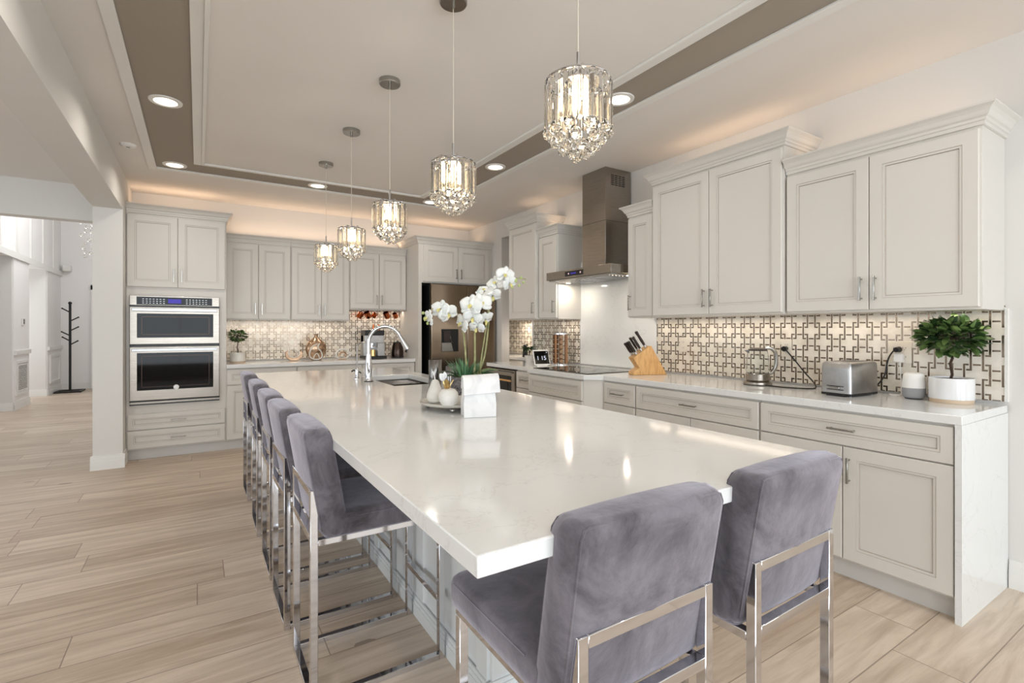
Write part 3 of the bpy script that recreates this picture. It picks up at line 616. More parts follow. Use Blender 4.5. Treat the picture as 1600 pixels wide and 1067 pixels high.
# ------------------------------------------------------------------ appliances
# refrigerator
t = thing('refrigerator', 'bronze stainless french-door refrigerator with water dispenser', 'refrigerator', (2.485, 5.85, 0))
MB().box(0.0, 0.06, 0.02, 0.93, 0.72, 1.86).build('body', 'black', t, bevel=0.004)
for (a, b_, hx) in ((0.0, 0.503, 0.478), (0.508, 0.93, 0.533)):
    d = MB().box(a, 0, 0.72, b_, 0.06, 1.868).build('door', 'steel_fridge', t, bevel=0.006)
    if a == 0.0:
        dp = MB().box(0.135, -0.003, 1.005, 0.375, 0.01, 1.295).build('dispenser', 'black', d, bevel=0.002)
        MB().box(0.16, -0.03, 1.13, 0.25, -0.002, 1.27).build('spout', 'darkbrown', dp, bevel=0.004)
        MB().prism([(0.14, 1.01), (0.30, 1.01), (0.255, 1.24), (0.24, 1.24), (0.285, 1.12), (0.14, 1.12)], -0.006, -0.002).build('tray', 'nickel', dp)
for z0, z1 in ((0.40, 0.712), (0.05, 0.392)):
    d = MB().box(0, 0, z0, 0.93, 0.06, z1).build('drawer', 'steel_fridge', t, bevel=0.006)
    MB().box(0.08, -0.05, z1 - 0.05, 0.85, -0.035, z1 - 0.03).box(0.1, -0.04, z1 - 0.048, 0.12, 0, z1 - 0.032).box(0.81, -0.04, z1 - 0.048, 0.83, 0, z1 - 0.032).build('handle', 'steel', d, bevel=0.003)
# range hood: local x from far to near, front faces -x
t = thing('range_hood', 'stainless chimney range hood hanging over the cooktop', 'range hood', (2.945, 4.03, 1.765), R90)
hw = 0.92; hd = 0.488
MB().box(0, 0, 0.012, hw, hd, 0.088).build('canopy', 'steelH', t, bevel=0.002)
MB().box(0.02, 0.02, 0.0, hw - 0.02, hd - 0.02, 0.012).build('underside', 'nickel', t)
for k in range(3):
    f_ = MB()
    for q in range(9): f_.box(0.09 + k * 0.26, 0.06 + q * 0.04, -0.005, 0.31 + k * 0.26, 0.075 + q * 0.04, 0.0)
    f_.box(0.08 + k * 0.26, 0.05, -0.004, 0.085 + k * 0.26, 0.42, 0.0).build('baffle_filter', 'chrome', t)
for xx in (0.035, 0.885): MB().cyl((xx, 0.25, -0.004), (xx, 0.25, 0.0), 0.025).build('lamp', 'can_light', t)
for yy in (3.15, 3.98):
    l = bpy.data.lights.new('hood_lamp', 'AREA'); l.shape = 'DISK'; l.size = 0.05; l.energy = 1.6; l.color = (1.0, 0.88, 0.72)
    o = bpy.data.objects.new('hood_lamp', l); o.location = (3.19, yy, 1.757); COL.objects.link(o)
ch = MB().box(0.345, 0.175, 0.088, 0.665, hd, CZ - 1.765 - 0.001).build('chimney', 'steelH', t, bevel=0.0015)
MB().box(0.343, 0.173, 0.52, 0.667, hd - 0.001, 0.522).build('seam', 'black', ch)
v = MB()
for r_ in range(6):
    for c_ in range(4): v.box(0.6655, 0.245 + c_ * 0.045, 0.935 - r_ * 0.017, 0.6668, 0.28 + c_ * 0.045, 0.943 - r_ * 0.017)
v.build('vent_slots', 'black', ch)
cpn = MB().box(0.30, -0.003, 0.028, 0.56, 0.0005, 0.072).build('control_panel', 'black', t)
tx = MB()
for i in range(10): tx.box(0.385 + i * 0.008, -0.0038, 0.043, 0.390 + i * 0.008, -0.0029, 0.057)
tx.build('display', 'led_blue', cpn)
MB().cyl((0.355, -0.0045, 0.05), (0.355, -0.0029, 0.05), 0.008).cyl((0.525, -0.0045, 0.05), (0.525, -0.0029, 0.05), 0.008).build('indicator', 'led_pink', cpn)
# cooktop
t = thing('cooktop', 'black glass induction cooktop set flush in the quartz counter', 'cooktop', (2.76, 3.19, 0.9155))
MB().box(0, 0, 0, 0.52, 0.80, 0.006).build('glass', 'black_glass', t, bevel=0.002)
rg = MB()
for (a, b_, r_) in ((0.14, 0.18, 0.08), (0.37, 0.2, 0.1), (0.14, 0.6, 0.1), (0.37, 0.6, 0.08)):
    rg.tube([(a + r_ * cos(q * pi / 16), b_ + r_ * sin(q * pi / 16), 0.0062) for q in range(32)], 0.0008, 4, closed=True)
rg.build('zone_marks', 'nickel', t)
# ------------------------------------------------------------------ bar stools: local origin on the floor, facing +y
def cushion(x0, x1, z0, z1, yr, yf, lean, r=0.03, bulge=0.008, nz=8):
    # upright rounded slab leaning back: yr, yf = rear and front y at z0; lean = dy/dz
    m = MB(); rings_ = []
    zs = [z0, z0 + 0.006, z0 + 0.015, z0 + 0.03] + [z0 + 0.03 + (z1 - z0 - 0.07) * i / nz for i in range(1, nz + 1)] + [z1 - 0.03, z1 - 0.02, z1 - 0.011, z1 - 0.004, z1]
    for z in zs:
        e = 0.0
        if z > z1 - 0.04: q = (z - (z1 - 0.04)) / 0.04; e = r * (1 - math.sqrt(max(0, 1 - q * q))) * 0.8
        if z < z0 + 0.03: q = (z0 + 0.03 - z) / 0.03; e = 0.018 * (1 - math.sqrt(max(0, 1 - q * q)))
        dy = -(z - z0) * lean; a, b_, c_, d_ = x0 + e, x1 - e, yr + dy + e, yf + dy - e
        k = 0.020; loop = []
        for (cx_, cy_, t0) in ((b_ - k, d_ - k, 0), (a + k, d_ - k, pi / 2), (a + k, c_ + k, pi), (b_ - k, c_ + k, 3 * pi / 2)):
            for q in range(4): t_ = t0 + q * pi / 6; loop.append((cx_ + k * cos(t_), cy_ + k * sin(t_), z))
        # light crown of the faces
        mid = []
        n = len(loop)
        for i in range(n):
            mid.append(loop[i])
            j = (i + 1) % n
            if i % 4 == 3:
                for f_ in (0.25, 0.5, 0.75):
                    p = Vector(loop[i]).lerp(Vector(loop[j]), f_); d = Vector(loop[j]) - Vector(loop[i]); nn = Vector((d.y, -d.x, 0)).normalized()
                    mid.append(tuple(p + nn * bulge * (1 - (2 * f_ - 1) ** 2)))
        rings_.append(mid)
    return m.rings(rings_)
def make_stool(label):
    t = thing('bar_stool', label, 'stool', (0, 0, 0), 0, None)
    W_, D_ = 0.19, 0.25; s = 0.0125
    for sx in (-1, 1):
        x = sx * (W_ - s)
        MB().box(x - s, -D_, 0, x + s, -D_ + 2 * s, 0.742).build('leg', 'chrome', t, bevel=0.0015, seg=1)
        MB().box(x - s, D_ - 2 * s, 0, x + s, D_, 0.548).build('leg', 'chrome', t, bevel=0.0015, seg=1)
        MB().box(x - s, -D_ + 2 * s, 0, x + s, D_ - 2 * s, 0.022).build('sled_rail', 'chrome', t, bevel=0.0015, seg=1)
        MB().box(x - s, -D_ + 2 * s, 0.548, x + s, D_, 0.570).build('seat_rail', 'chrome', t, bevel=0.0015, seg=1)
    MB().box(-W_ + 2 * s, -D_, 0, W_ - 2 * s, -D_ + 2 * s, 0.022).build('sled_rail', 'chrome', t, bevel=0.0015, seg=1)
    MB().box(-W_ + 2 * s, D_ - 2 * s, 0.22, W_ - 2 * s, D_, 0.245).build('footrest', 'chrome', t, bevel=0.0015, seg=1)
    MB().box(-W_ + 2 * s, -D_, 0.717, W_ - 2 * s, -D_ + 2 * s, 0.742).build('back_frame', 'chrome', t, bevel=0.0015, seg=1)
    MB().box(-W_ + 2 * s, -D_, 0.562, W_ - 2 * s, -D_ + 2 * s, 0.587).build('back_frame', 'chrome', t, bevel=0.0015, seg=1)
    # seat
    m = MB(); rr = []
    for z, e in ((0.571, 0.012), (0.578, 0.003), (0.60, 0.0), (0.630, 0.0), (0.646, 0.004), (0.655, 0.013), (0.659, 0.03)):
        a, b_, c_, d_ = -0.205 + e, 0.205 - e, -0.205 + e * 0.3, 0.262 - e; k = 0.02; loop = []
        for (cx_, cy_, t0) in ((b_ - k, d_ - k, 0), (a + k, d_ - k, pi / 2), (a + k, c_ + k, pi), (b_ - k, c_ + k, 3 * pi / 2)):
            for q in range(4): t_ = t0 + q * pi / 6; loop.append((cx_ + k * cos(t_), cy_ + k * sin(t_), z))
        rr.append(loop)
    rr.append([(p[0] * 0.6, 0.03 + (p[1] - 0.03) * 0.6, 0.664) for p in rr[-1]])
    st = m.rings(rr).build('seat', 'velvet', t, angle=75)
    q = [(-0.2025, -0.10, 0.637), (-0.2025, 0.235, 0.637), (-0.19, 0.257, 0.639), (0.19, 0.257, 0.639), (0.2025, 0.235, 0.637), (0.2025, -0.10, 0.637)]
    MB().tube(q, 0.0032, 6).build('piping', 'velvet', st)
    bk = cushion(-0.205, 0.205, 0.574, 0.955, -0.214, -0.118, 0.17).build('backrest', 'velvet', t, angle=75)
    P_ = MB()
    for yy in (-0.214, -0.118):
        sg = -1 if yy < -0.15 else 1
        pts = []
        for z in (0.60, 0.70, 0.80, 0.90, 0.925): pts.append((-0.1975, yy - (z - 0.574) * 0.17 - sg * 0.006, z))
        pts += [(-0.190, yy - 0.063 - sg * 0.009, 0.9415), (-0.175, yy - 0.064 - sg * 0.009, 0.9455), (0.175, yy - 0.064 - sg * 0.009, 0.9455), (0.190, yy - 0.063 - sg * 0.009, 0.9415)]
        for z in (0.925, 0.90, 0.80, 0.70, 0.60): pts.append((0.1975, yy - (z - 0.574) * 0.17 - sg * 0.006, z))
        P_.tube(pts, 0.0028, 6)
    P_.build('piping', 'velvet', bk)
    return t
first = make_stool('grey-violet velvet bar stool at the island end, the one nearer the camera, back to us')
first.location = (0.762, 0.937, 0)
dup(first, (1.297, 0.940, 0), radians(1), 'grey-violet velvet bar stool at the island end, beside the waterfall counter')
LB = ['grey-violet velvet bar stool on the long side, closest to the island corner', 'grey-violet velvet bar stool second from the corner on the long side',
      'grey-violet velvet bar stool in the middle of the five on the long side', 'grey-violet velvet bar stool fourth along, second from the ovens',
      'grey-violet velvet bar stool farthest away, closest to the ovens']
for (y, rz, lb) in zip((1.992, 2.520, 3.02, 3.66, 4.42), (0, 0.5, 0, -0.5, 0.5), LB):
    dup(first, (0.573 if y < 2.1 else 0.560, y, 0), R90 + radians(rz), lb)
for o in list(bpy.data.objects):
    if o.name.startswith('bar_stool'): o['group'] = 'velvet bar stools around the island'

# ------------------------------------------------------------------ pendants
def make_pendant(label):
    t = thing('pendant_light', label, 'pendant light', (0, 0, 0), 0, 'crystal pendants over the island')   # origin at the ceiling
    MB().lathe([(0.0, -0.028), (0.058, -0.028), (0.062, -0.022), (0.062, 0.0)]).cyl((0, 0, -0.05), (0, 0, -0.028), 0.009).build('canopy', 'nickel', t)
    MB().cyl((0, 0, -0.70), (0, 0, -0.05), 0.0018, n=8).build('cord', 'cord_clear', t)
    z = -0.705
    MB().cyl((0, 0, z - 0.005), (0, 0, z + 0.06), 0.0055, n=10).build('stem', 'chrome', t)
    c = MB().lathe([(0.0, -0.004), (0.030, -0.005), (0.032, -0.03), (0.055, -0.032), (0.055, -0.036), (0.0, -0.036)], (0, 0, z), 24)
    for k in range(6):
        a = k * pi / 3; c.tube([(0.03 * cos(a), 0.03 * sin(a), z - 0.018), (0.07 * cos(a), 0.07 * sin(a), z - 0.010), (0.094 * cos(a), 0.094 * sin(a), z - 0.026)], 0.003, 6)
    c.tube([(0.095 * cos(q * pi / 20), 0.095 * sin(q * pi / 20), z - 0.028) for q in range(40)], 0.0035, 6, closed=True)
    c.tube([(0.06 * cos(q * pi / 16), 0.06 * sin(q * pi / 16), z - 0.036) for q in range(32)], 0.003, 6, closed=True)
    c.build('frame', 'chrome', t)
    MB().cyl((0, 0, z - 0.085), (0, 0, z - 0.036), 0.012, n=12).build('socket', 'chrome', t)
    for k in range(3):
        a = 2.1 * k + 0.4; MB().lathe([(0.0, -0.052), (0.009, -0.046), (0.0115, -0.032), (0.010, -0.012), (0.006, 0.0), (0.0, 0.0)], (0.024 * cos(a), 0.024 * sin(a), z - 0.065), 12).cyl((0.024 * cos(a), 0.024 * sin(a), z - 0.068), (0.024 * cos(a), 0.024 * sin(a), z - 0.036), 0.008, n=10).build('bulb', 'bulb', t)
    # prism bars, one mesh shared
    def prism_mesh(L, w_, d_):
        m = MB(); ch = 0.004
        def lp(sx, z_): return [(-w_ * sx, -d_ * sx * 0.4, z_), (0, -d_ * sx, z_), (w_ * sx, -d_ * sx * 0.4, z_), (w_ * sx, d_ * sx * 0.4, z_), (0, d_ * sx, z_), (-w_ * sx, d_ * sx * 0.4, z_)]
        return m.rings([lp(0.35, 0), lp(1, -0.010), lp(1, -L + 0.012), lp(0.3, -L)])
    pm = prism_mesh(0.150, 0.0150, 0.0045).build('crystal_prism', 'crystal', t, smooth=False)
    no = 14
    for k in range(no):
        a = 2 * pi * k / no; o = pm if k == 0 else pm.copy()
        if k: COL.objects.link(o)
        o.location = (0.098 * cos(a), 0.098 * sin(a), z - 0.030); o.rotation_euler = (0, 0, a + pi / 2)
    pm2 = prism_mesh(0.12, 0.012, 0.004).build('crystal_prism', 'crystal', t, smooth=False)
    for k in range(8):
        a = 2 * pi * (k + 0.5) / 8; o = pm2 if k == 0 else pm2.copy()
        if k: COL.objects.link(o)
        o.location = (0.06 * cos(a), 0.06 * sin(a), z - 0.042); o.rotation_euler = (0, 0, a + pi / 2)
    bm_ = MB().ball((0, 0, 0), 0.0175, 12).build('crystal_ball', 'crystal', t, smooth=False)
    k = 0
    for (r_, zz, n_) in ((0.088, 0.182, 10), (0.068, 0.206, 8), (0.046, 0.226, 6), (0.024, 0.244, 3)):
        for q in range(n_):
            a = 2 * pi * (q + 0.5 * (n_ % 2)) / n_; o = bm_ if k == 0 else bm_.copy()
            if k: COL.objects.link(o)
            o.location = (r_ * cos(a), r_ * sin(a), z - zz); k += 1
    hk = MB()
    for q in range(9):
        a = 2 * pi * q / 9; hk.cyl((0.066 * cos(a), 0.066 * sin(a), z - 0.19), (0.062 * cos(a), 0.062 * sin(a), z - 0.036), 0.0007, n=5)
    hk.build('hanging_wires', 'nickel', t)
    return t
M['cord_clear'] = simple('clear_cord', (214, 206, 190), 0.4)
PL_ = ['crystal pendant nearest the camera, in front of a ceiling downlight', 'crystal pendant second from the camera, above the orchid',
       'crystal pendant in the middle of the row of five', 'crystal pendant fourth in the row, overlapping the wall cabinets', 'crystal pendant farthest from the camera, last in the row']
p0 = make_pendant(PL_[0]); PX = 0.957
for i, y in enumerate((1.150, 2.008, 2.875, 3.745, 4.610)):
    if i == 0: p0.location = (PX, y, CZ - 0.0055)
    else: dup(p0, (PX, y, CZ - 0.0055), i * 0.3, PL_[i])
    l = bpy.data.lights.new('pendant_bulb', 'POINT'); l.energy = 2.5; l.color = SOFT; l.shadow_soft_size = 0.02
    o = bpy.data.objects.new('pendant_bulb', l); o.location = (PX, y, CZ - 0.87); COL.objects.link(o)

# ------------------------------------------------------------------ downlights
dl = ['recessed ceiling downlight nearest on the left strip of taupe ceiling', 'recessed ceiling downlight in the far left corner of the taupe band', 'recessed ceiling downlight at the middle of the far taupe strip',
      'recessed ceiling downlight in the far right corner of the taupe band', 'recessed ceiling downlight halfway down the right taupe strip', 'recessed ceiling downlight beside the nearest crystal pendant']
d0 = None
for i, (x, y) in enumerate(((-0.18, 3.93), (-0.18, 5.41), (1.04, 5.41), (2.29, 5.41), (2.29, 3.92), (2.29, 2.34), (-0.18, 2.36), (2.29, 0.8), (-0.18, 0.8), (1.04, -0.76))):
    if i < 6:
        if d0 is None:
            d0 = thing('downlight', dl[0], 'ceiling light', (x, y, CZ + 0.0036), 0, 'recessed downlights')
            MB().lathe([(0.064, -0.001), (0.066, -0.007), (0.074, -0.009), (0.092, -0.006), (0.094, 0.0), (0.064, 0.0)], n=36).build('trim_ring', 'white_plastic', d0)
            MB().lathe([(0.0, -0.0025), (0.064, -0.0025), (0.064, -0.0005), (0.0, -0.0005)], n=32).build('lens', 'can_light', d0)
        else: dup(d0, (x, y, CZ + 0.0036), 0, dl[i])
    l = bpy.data.lights.new('downlight_lamp', 'AREA'); l.shape = 'DISK'; l.size = 0.12; l.energy = 3.6; l.color = (1.0, 0.93, 0.84); l.spread = radians(150)
    o = bpy.data.objects.new('downlight_lamp', l); o.location = (x, y, CZ - 0.012); COL.objects.link(o)
sd = thing('smoke_detector', 'small white round detector on the ceiling left of the tray', 'smoke detector', (-0.475, 5.0, CZ))
MB().lathe([(0.0, -0.022), (0.035, -0.022), (0.05, -0.012), (0.055, 0.0)]).build('housing', 'white_plastic', sd); MB().box(-0.012, -0.004, -0.024, 0.012, 0.004, -0.0218).build('sensor', 'black', sd)
# ------------------------------------------------------------------ island centrepiece
def at(px, d):   # ground position seen at picture column px, at distance d along the view axis
    a = (px - 800) / 778.; yw = math.atan(490 / 778.)
    return (d * (sin(yw) + a * cos(yw)), d * (cos(yw) - a * sin(yw)))
TZ = 0.9155
def attach(mb, t_):   # world coordinates -> the thing's own
    return mb.xf((Matrix.Translation(t_.location) @ Matrix.Rotation(t_.rotation_euler[2], 4, 'Z')).inverted())
tx, ty = 1.045, 2.165
t = thing('tray', 'round stone tray on small ball feet holding a pear and an apple', 'tray', (tx, ty, TZ))
MB().lathe([(0.0, 0.024), (0.150, 0.024), (0.163, 0.028), (0.17, 0.036), (0.172, 0.040), (0.165, 0.040), (0.152, 0.034), (0.0, 0.034)], n=48).build('plate', 'stone_tray', t)
for k in range(4):
    a = radians(-122 + 90 * k); MB().ball((0.135 * cos(a), 0.135 * sin(a), 0.012), 0.012, 12).build('foot', 'nickel', t)
x, y = at(680, 2.34)
t = thing('pear_ornament', 'white marble pear ornament on the round tray, left of the apple', 'ornament', (x, y, TZ + 0.034))
MB().lathe([(0.0, 0.0), (0.022, 0.001), (0.034, 0.010), (0.040, 0.028), (0.038, 0.045), (0.029, 0.068), (0.022, 0.086), (0.018, 0.098), (0.012, 0.107), (0.004, 0.110), (0.0, 0.108)], n=32).build('body', 'pearl', t)
MB().tube([(0, 0, 0.105), (-0.004, 0.001, 0.125), (-0.012, 0.002, 0.148)], [0.003, 0.0025, 0.004], 8).build('stem', 'white_ceramic', t)
x, y = at(701, 2.235)
t = thing('apple_ornament', 'round white marble apple ornament with gold leaf on the tray', 'ornament', (x, y, TZ + 0.034))
MB().lathe([(0.0, 0.004), (0.012, 0.0), (0.030, 0.006), (0.043, 0.024), (0.0455, 0.043), (0.041, 0.062), (0.029, 0.076), (0.014, 0.080), (0.005, 0.075), (0.0, 0.068)], n=32).build('body', 'pearl', t)
MB().tube([(0, 0, 0.07), (0.006, 0, 0.09), (0.020, -0.006, 0.118)], [0.0028, 0.002, 0.003], 8).build('stem', 'brass', t)
lf = MB()
def leafm(mb, p0, p1, w_, nrm, curl=0.1, n=7, taper=1.0, tip=0.0):
    p0 = Vector(p0); p1 = Vector(p1); d = p1 - p0; L = d.length; d.normalize(); s_ = d.cross(Vector(nrm)).normalized(); nn = s_.cross(d).normalized(); vs = []
    for i in range(n + 1):
        f_ = i / n; wd = w_ * (sin(pi * min(1, f_ * 0.93 + 0.05)) ** 0.75) + tip * f_
        c_ = p0 + d * L * f_ + nn * (curl * L * sin(pi * f_))
        vs += [c_ - s_ * wd, c_ + nn * (-wd * 0.35), c_ + s_ * wd]
    fs = []
    for i in range(n): k = i * 3; fs += [(k, k + 1, k + 4, k + 3), (k + 1, k + 2, k + 5, k + 4)]
    mb.add(vs, fs); return mb
leafm(lf, (-0.002, 0, 0.075), (-0.03, -0.012, 0.125), 0.018, (0, -1, 0.3), 0.1)
o = lf.build('leaf', 'brass', t, angle=60); sl = o.modifiers.new('s', 'SOLIDIFY'); sl.thickness = 0.002
lf = MB(); leafm(lf, (-0.028, -0.012, 0.118), (-0.052, -0.018, 0.150), 0.016, (0, -1, 0.2), 0.15); leafm(lf, (-0.03, -0.012, 0.122), (-0.028, -0.018, 0.158), 0.012, (0, -1, 0.2), 0.15)
o = lf.build('blossom', 'white_ceramic', t, angle=60); sl = o.modifiers.new('s', 'SOLIDIFY'); sl.thickness = 0.003
M['canister'] = simple('polished_steel', (128, 124, 120), 0.14, 1.0)
# two steel canisters
x, y = at(680, 3.16)
t = thing('steel_canister', 'tall brushed steel canister behind the marble pear', 'canister', (x, y, TZ))
MB().lathe([(0.0, 0), (0.040, 0), (0.041, 0.004), (0.041, 0.182), (0.038, 0.187), (0.034, 0.187), (0.034, 0.18), (0.0, 0.18)], n=32).build('body', 'canister', t)
MB().lathe([(0.0, 0), (0.0415, 0.0), (0.0415, 0.004), (0.0, 0.004)], (0, 0, 0.0), 32).build('base_ring', 'black', t)
x, y = at(705, 3.05)
t = thing('steel_canister', 'second steel canister half hidden beside the dark orchid pot', 'canister', (x, y, TZ))
MB().lathe([(0.0, 0), (0.035, 0), (0.036, 0.004), (0.036, 0.150), (0.033, 0.155), (0.0, 0.155)], n=32).build('body', 'canister', t)
MB().lathe([(0.0, 0.155), (0.02, 0.155), (0.018, 0.168), (0.0, 0.17)], (0, 0, 0), 24).build('cap', 'black', t)
# marble paper-bag vase
t = thing('paper_bag_vase', 'white marble vase shaped like a folded paper bag', 'vase', (1.026, 1.885, TZ), radians(-17))
# local x along the face, -y towards the viewer side, depth to +y
wx = 0.070; dpt = 0.085
bd = MB(); rr = []
for z_, fx_, fy_ in ((0, 0, 0), (0.003, 0.001, 0.0), (0.06, 0.002, 0.003), (0.10, -0.002, 0.006), (0.13, -0.002, 0.012), (0.155, 0.0, 0.022), (0.170, 0.001, 0.033)):
    y0_, y1_ = fy_ * 0.6, dpt - fy_
    rr.append([(-wx - fx_, y0_, z_), (wx + fx_, y0_, z_), (wx + fx_ - 0.0, (y0_ + y1_) / 2 - 0.004, z_), (wx + fx_, y1_, z_), (-wx - fx_, y1_, z_), (-wx - fx_ + 0.006, (y0_ + y1_) / 2, z_)])
bd.rings(rr).build('body', 'marble', t, smooth=False, bevel=0.002)
fp = []
prof = [(0.066, 0.120), (0.060, 0.160), (0.050, 0.176), (0.032, 0.180), (0.014, 0.172), (0.002, 0.150), (-0.006, 0.120), (-0.011, 0.098), (-0.006, 0.096), (0.003, 0.118), (0.010, 0.146), (0.020, 0.164), (0.036, 0.170), (0.052, 0.158), (0.058, 0.120)]
fl_ = MB().prism(prof, -wx - 0.003, wx + 0.016, (1, 2, 0)); 
fl_.v = [(v[0], v[1], v[2] + (0.010 if v[0] > 0 else 0) * (1 if v[2] < 0.14 else 0.6)) for v in fl_.v]
fl_.build('folded_top', 'marble', t, angle=40, bevel=0.0012)
# ------------------------------------------------------------------ orchid
ox, oy = at(735, 2.66)
t = thing('orchid', 'white orchid with three sprays in a dark woven pot', 'potted plant', (ox, oy, TZ))
MB().lathe([(0.0, 0.0), (0.075, 0.0), (0.088, 0.01), (0.098, 0.04), (0.102, 0.08), (0.102, 0.128), (0.099, 0.132), (0.094, 0.128), (0.092, 0.115), (0.0, 0.115)], n=40).build('pot', 'pot', t)
MB().lathe([(0.0915, 0.112), (0.09, 0.125), (0.06, 0.135), (0.0, 0.14)], n=30).build('moss', 'moss', t)
F_ = Vector((sin(math.atan(490 / 778.)), cos(math.atan(490 / 778.)), 0)); R_ = Vector((F_.y, -F_.x, 0)); U_ = Vector((0, 0, 1))
def pos(px, py, d):   # local coordinates of a point of the plant
    a = (px - 800) / 778.; return F_ * d + R_ * (a * d) + U_ * (1.296 + (514 - py) * d / 778. - TZ) - Vector((ox, oy, 0))
g = MB(); random.seed(5)
for i in range(95):
    a = random.uniform(0, 2 * pi); r0 = random.uniform(0.0, 0.06); L_ = random.uniform(0.08, 0.135); c0 = Vector((-0.032 - 0.0 + r0 * cos(a) * 0.9, 0.01 + r0 * sin(a) * 0.9, 0.118))
    sp_ = random.uniform(0.15, 0.75); e_ = c0 + Vector((cos(a) * L_ * sp_, sin(a) * L_ * sp_, L_ * random.uniform(0.5, 0.95)))
    leafm(g, c0, e_, random.uniform(0.003, 0.0045), (cos(a), sin(a), 0.6), -0.06, 4)
gs = g.build('grass_tuft', 'grass', t, angle=60); gs['kind'] = 'stuff'
for (p0, p1, w_, m_) in (((0.03, -0.02, 0.125), (0.130, -0.055, 0.140), 0.026, 'leaf_dark'), ((0.03, 0.02, 0.125), (0.165, -0.01, 0.155), 0.024, 'leaf'), ((0.02, -0.04, 0.12), (0.085, -0.10, 0.165), 0.024, 'leaf_dark'),
                         ((0.04, 0.03, 0.12), (0.10, 0.09, 0.19), 0.024, 'leaf'), ((-0.04, 0.04, 0.12), (-0.15, 0.09, 0.150), 0.022, 'leaf_dark'), ((-0.06, -0.02, 0.125), (-0.175, -0.0, 0.125), 0.017, 'leaf_dark')):
    o = leafm(MB(), p0, p1, w_, (0, 0, 1), 0.16, 9).build('leaf', m_, t, angle=60); sl = o.modifiers.new('s', 'SOLIDIFY'); sl.thickness = 0.0015
def spline(pts, n=6):
    out = []; P_ = [pts[0]] + list(pts) + [pts[-1]]
    for i in range(1, len(P_) - 2):
        for k in range(n):
            f_ = k / n; a, b_, c_, d_ = P_[i - 1], P_[i], P_[i + 1], P_[i + 2]
            out.append(0.5 * ((2 * b_) + (c_ - a) * f_ + (2 * a - 5 * b_ + 4 * c_ - d_) * f_ ** 2 + (3 * b_ - a - 3 * c_ + d_) * f_ ** 3))
    out.append(P_[-2]); return out
def stem(ps, r0, r1):
    s_ = spline(ps); n = len(s_); MB().tube(s_, [r0 + (r1 - r0) * i / (n - 1) for i in range(n)], 8).build('stem', 'stem', t)
b0 = Vector((-0.02, 0.0, 0.12)); b1 = Vector((0.01, -0.02, 0.12)); b2 = Vector((0.04, 0.01, 0.12))
stem([b0, pos(728, 560, 2.64), pos(724, 520, 2.62), pos(718, 498, 2.60), pos(700, 482, 2.57), pos(680, 480, 2.55), pos(664, 494, 2.53)], 0.0058, 0.002)
stem([b1, pos(742, 560, 2.64), pos(742, 520, 2.62), pos(743, 490, 2.60), pos(740, 470, 2.56)], 0.0062, 0.003)
stem([b2, pos(756, 560, 2.68), pos(762, 520, 2.70), pos(764, 490, 2.70), pos(764, 460, 2.68), pos(774, 440, 2.66), pos(796, 434, 2.64), pos(822, 436, 2.62)], 0.0058, 0.002)
stem([Vector((0.05, -0.01, 0.12)), pos(752, 560, 2.66), pos(759, 515, 2.68), pos(763, 478, 2.68)], 0.0045, 0.003)
def flower(c, s_, nrm, roll=0):
    nrm = Vector(nrm).normalized(); up = (U_ - nrm * U_.dot(nrm)).normalized(); side = up.cross(nrm); q = MB()
    def dirv(a): return (up * cos(a + roll) + side * sin(a + roll))
    def petal(a, L_, w_, k=0.12, off=0.0):
        d = dirv(a); pv = side * cos(a + roll) - up * sin(a + roll); vs = []; N_ = 7
        for i in range(N_ + 1):
            f_ = i / N_; wd = w_ * (sin(pi * (f_ ** 0.8 * 0.94 + 0.03)) ** 0.6)
            for j in (-1, -0.5, 0, 0.5, 1):
                vs.append(c + d * (0.004 + L_ * f_) + pv * wd * j + nrm * (off + k * L_ * sin(pi * f_ * 0.8) - abs(j) * wd * 0.22 + 0.004 * sin(9 * f_ + 3 * j)))
        fs = []
        for i in range(N_):
            for j in range(4): k_ = i * 5 + j; fs.append((k_, k_ + 1, k_ + 6, k_ + 5))
        q.add(vs, fs)
    petal(0, s_ * 1.0, s_ * 0.42, 0.08, -0.004); petal(2.15, s_ * 0.98, s_ * 0.40, 0.08, -0.004); petal(-2.15, s_ * 0.98, s_ * 0.40, 0.08, -0.004)
    petal(1.25, s_ * 1.05, s_ * 0.66, 0.14); petal(-1.25, s_ * 1.05, s_ * 0.66, 0.14)
    o = q.build('flower', 'petal', t, angle=70); sl = o.modifiers.new('s', 'SOLIDIFY'); sl.thickness = 0.0012
    q = MB(); q.ball(c + nrm * 0.012, s_ * 0.13, 8); leafm(q, c + nrm * 0.010, c + nrm * 0.024 - up * s_ * 0.36, s_ * 0.16, nrm, 0.2, 5)
    for sg in (-1, 1): leafm(q, c + nrm * 0.010, c + nrm * 0.020 + side * sg * s_ * 0.22 - up * s_ * 0.05, s_ * 0.09, nrm, 0.2, 4)
    q.build('flower_centre', 'petal_center', o, angle=60)
back = -F_
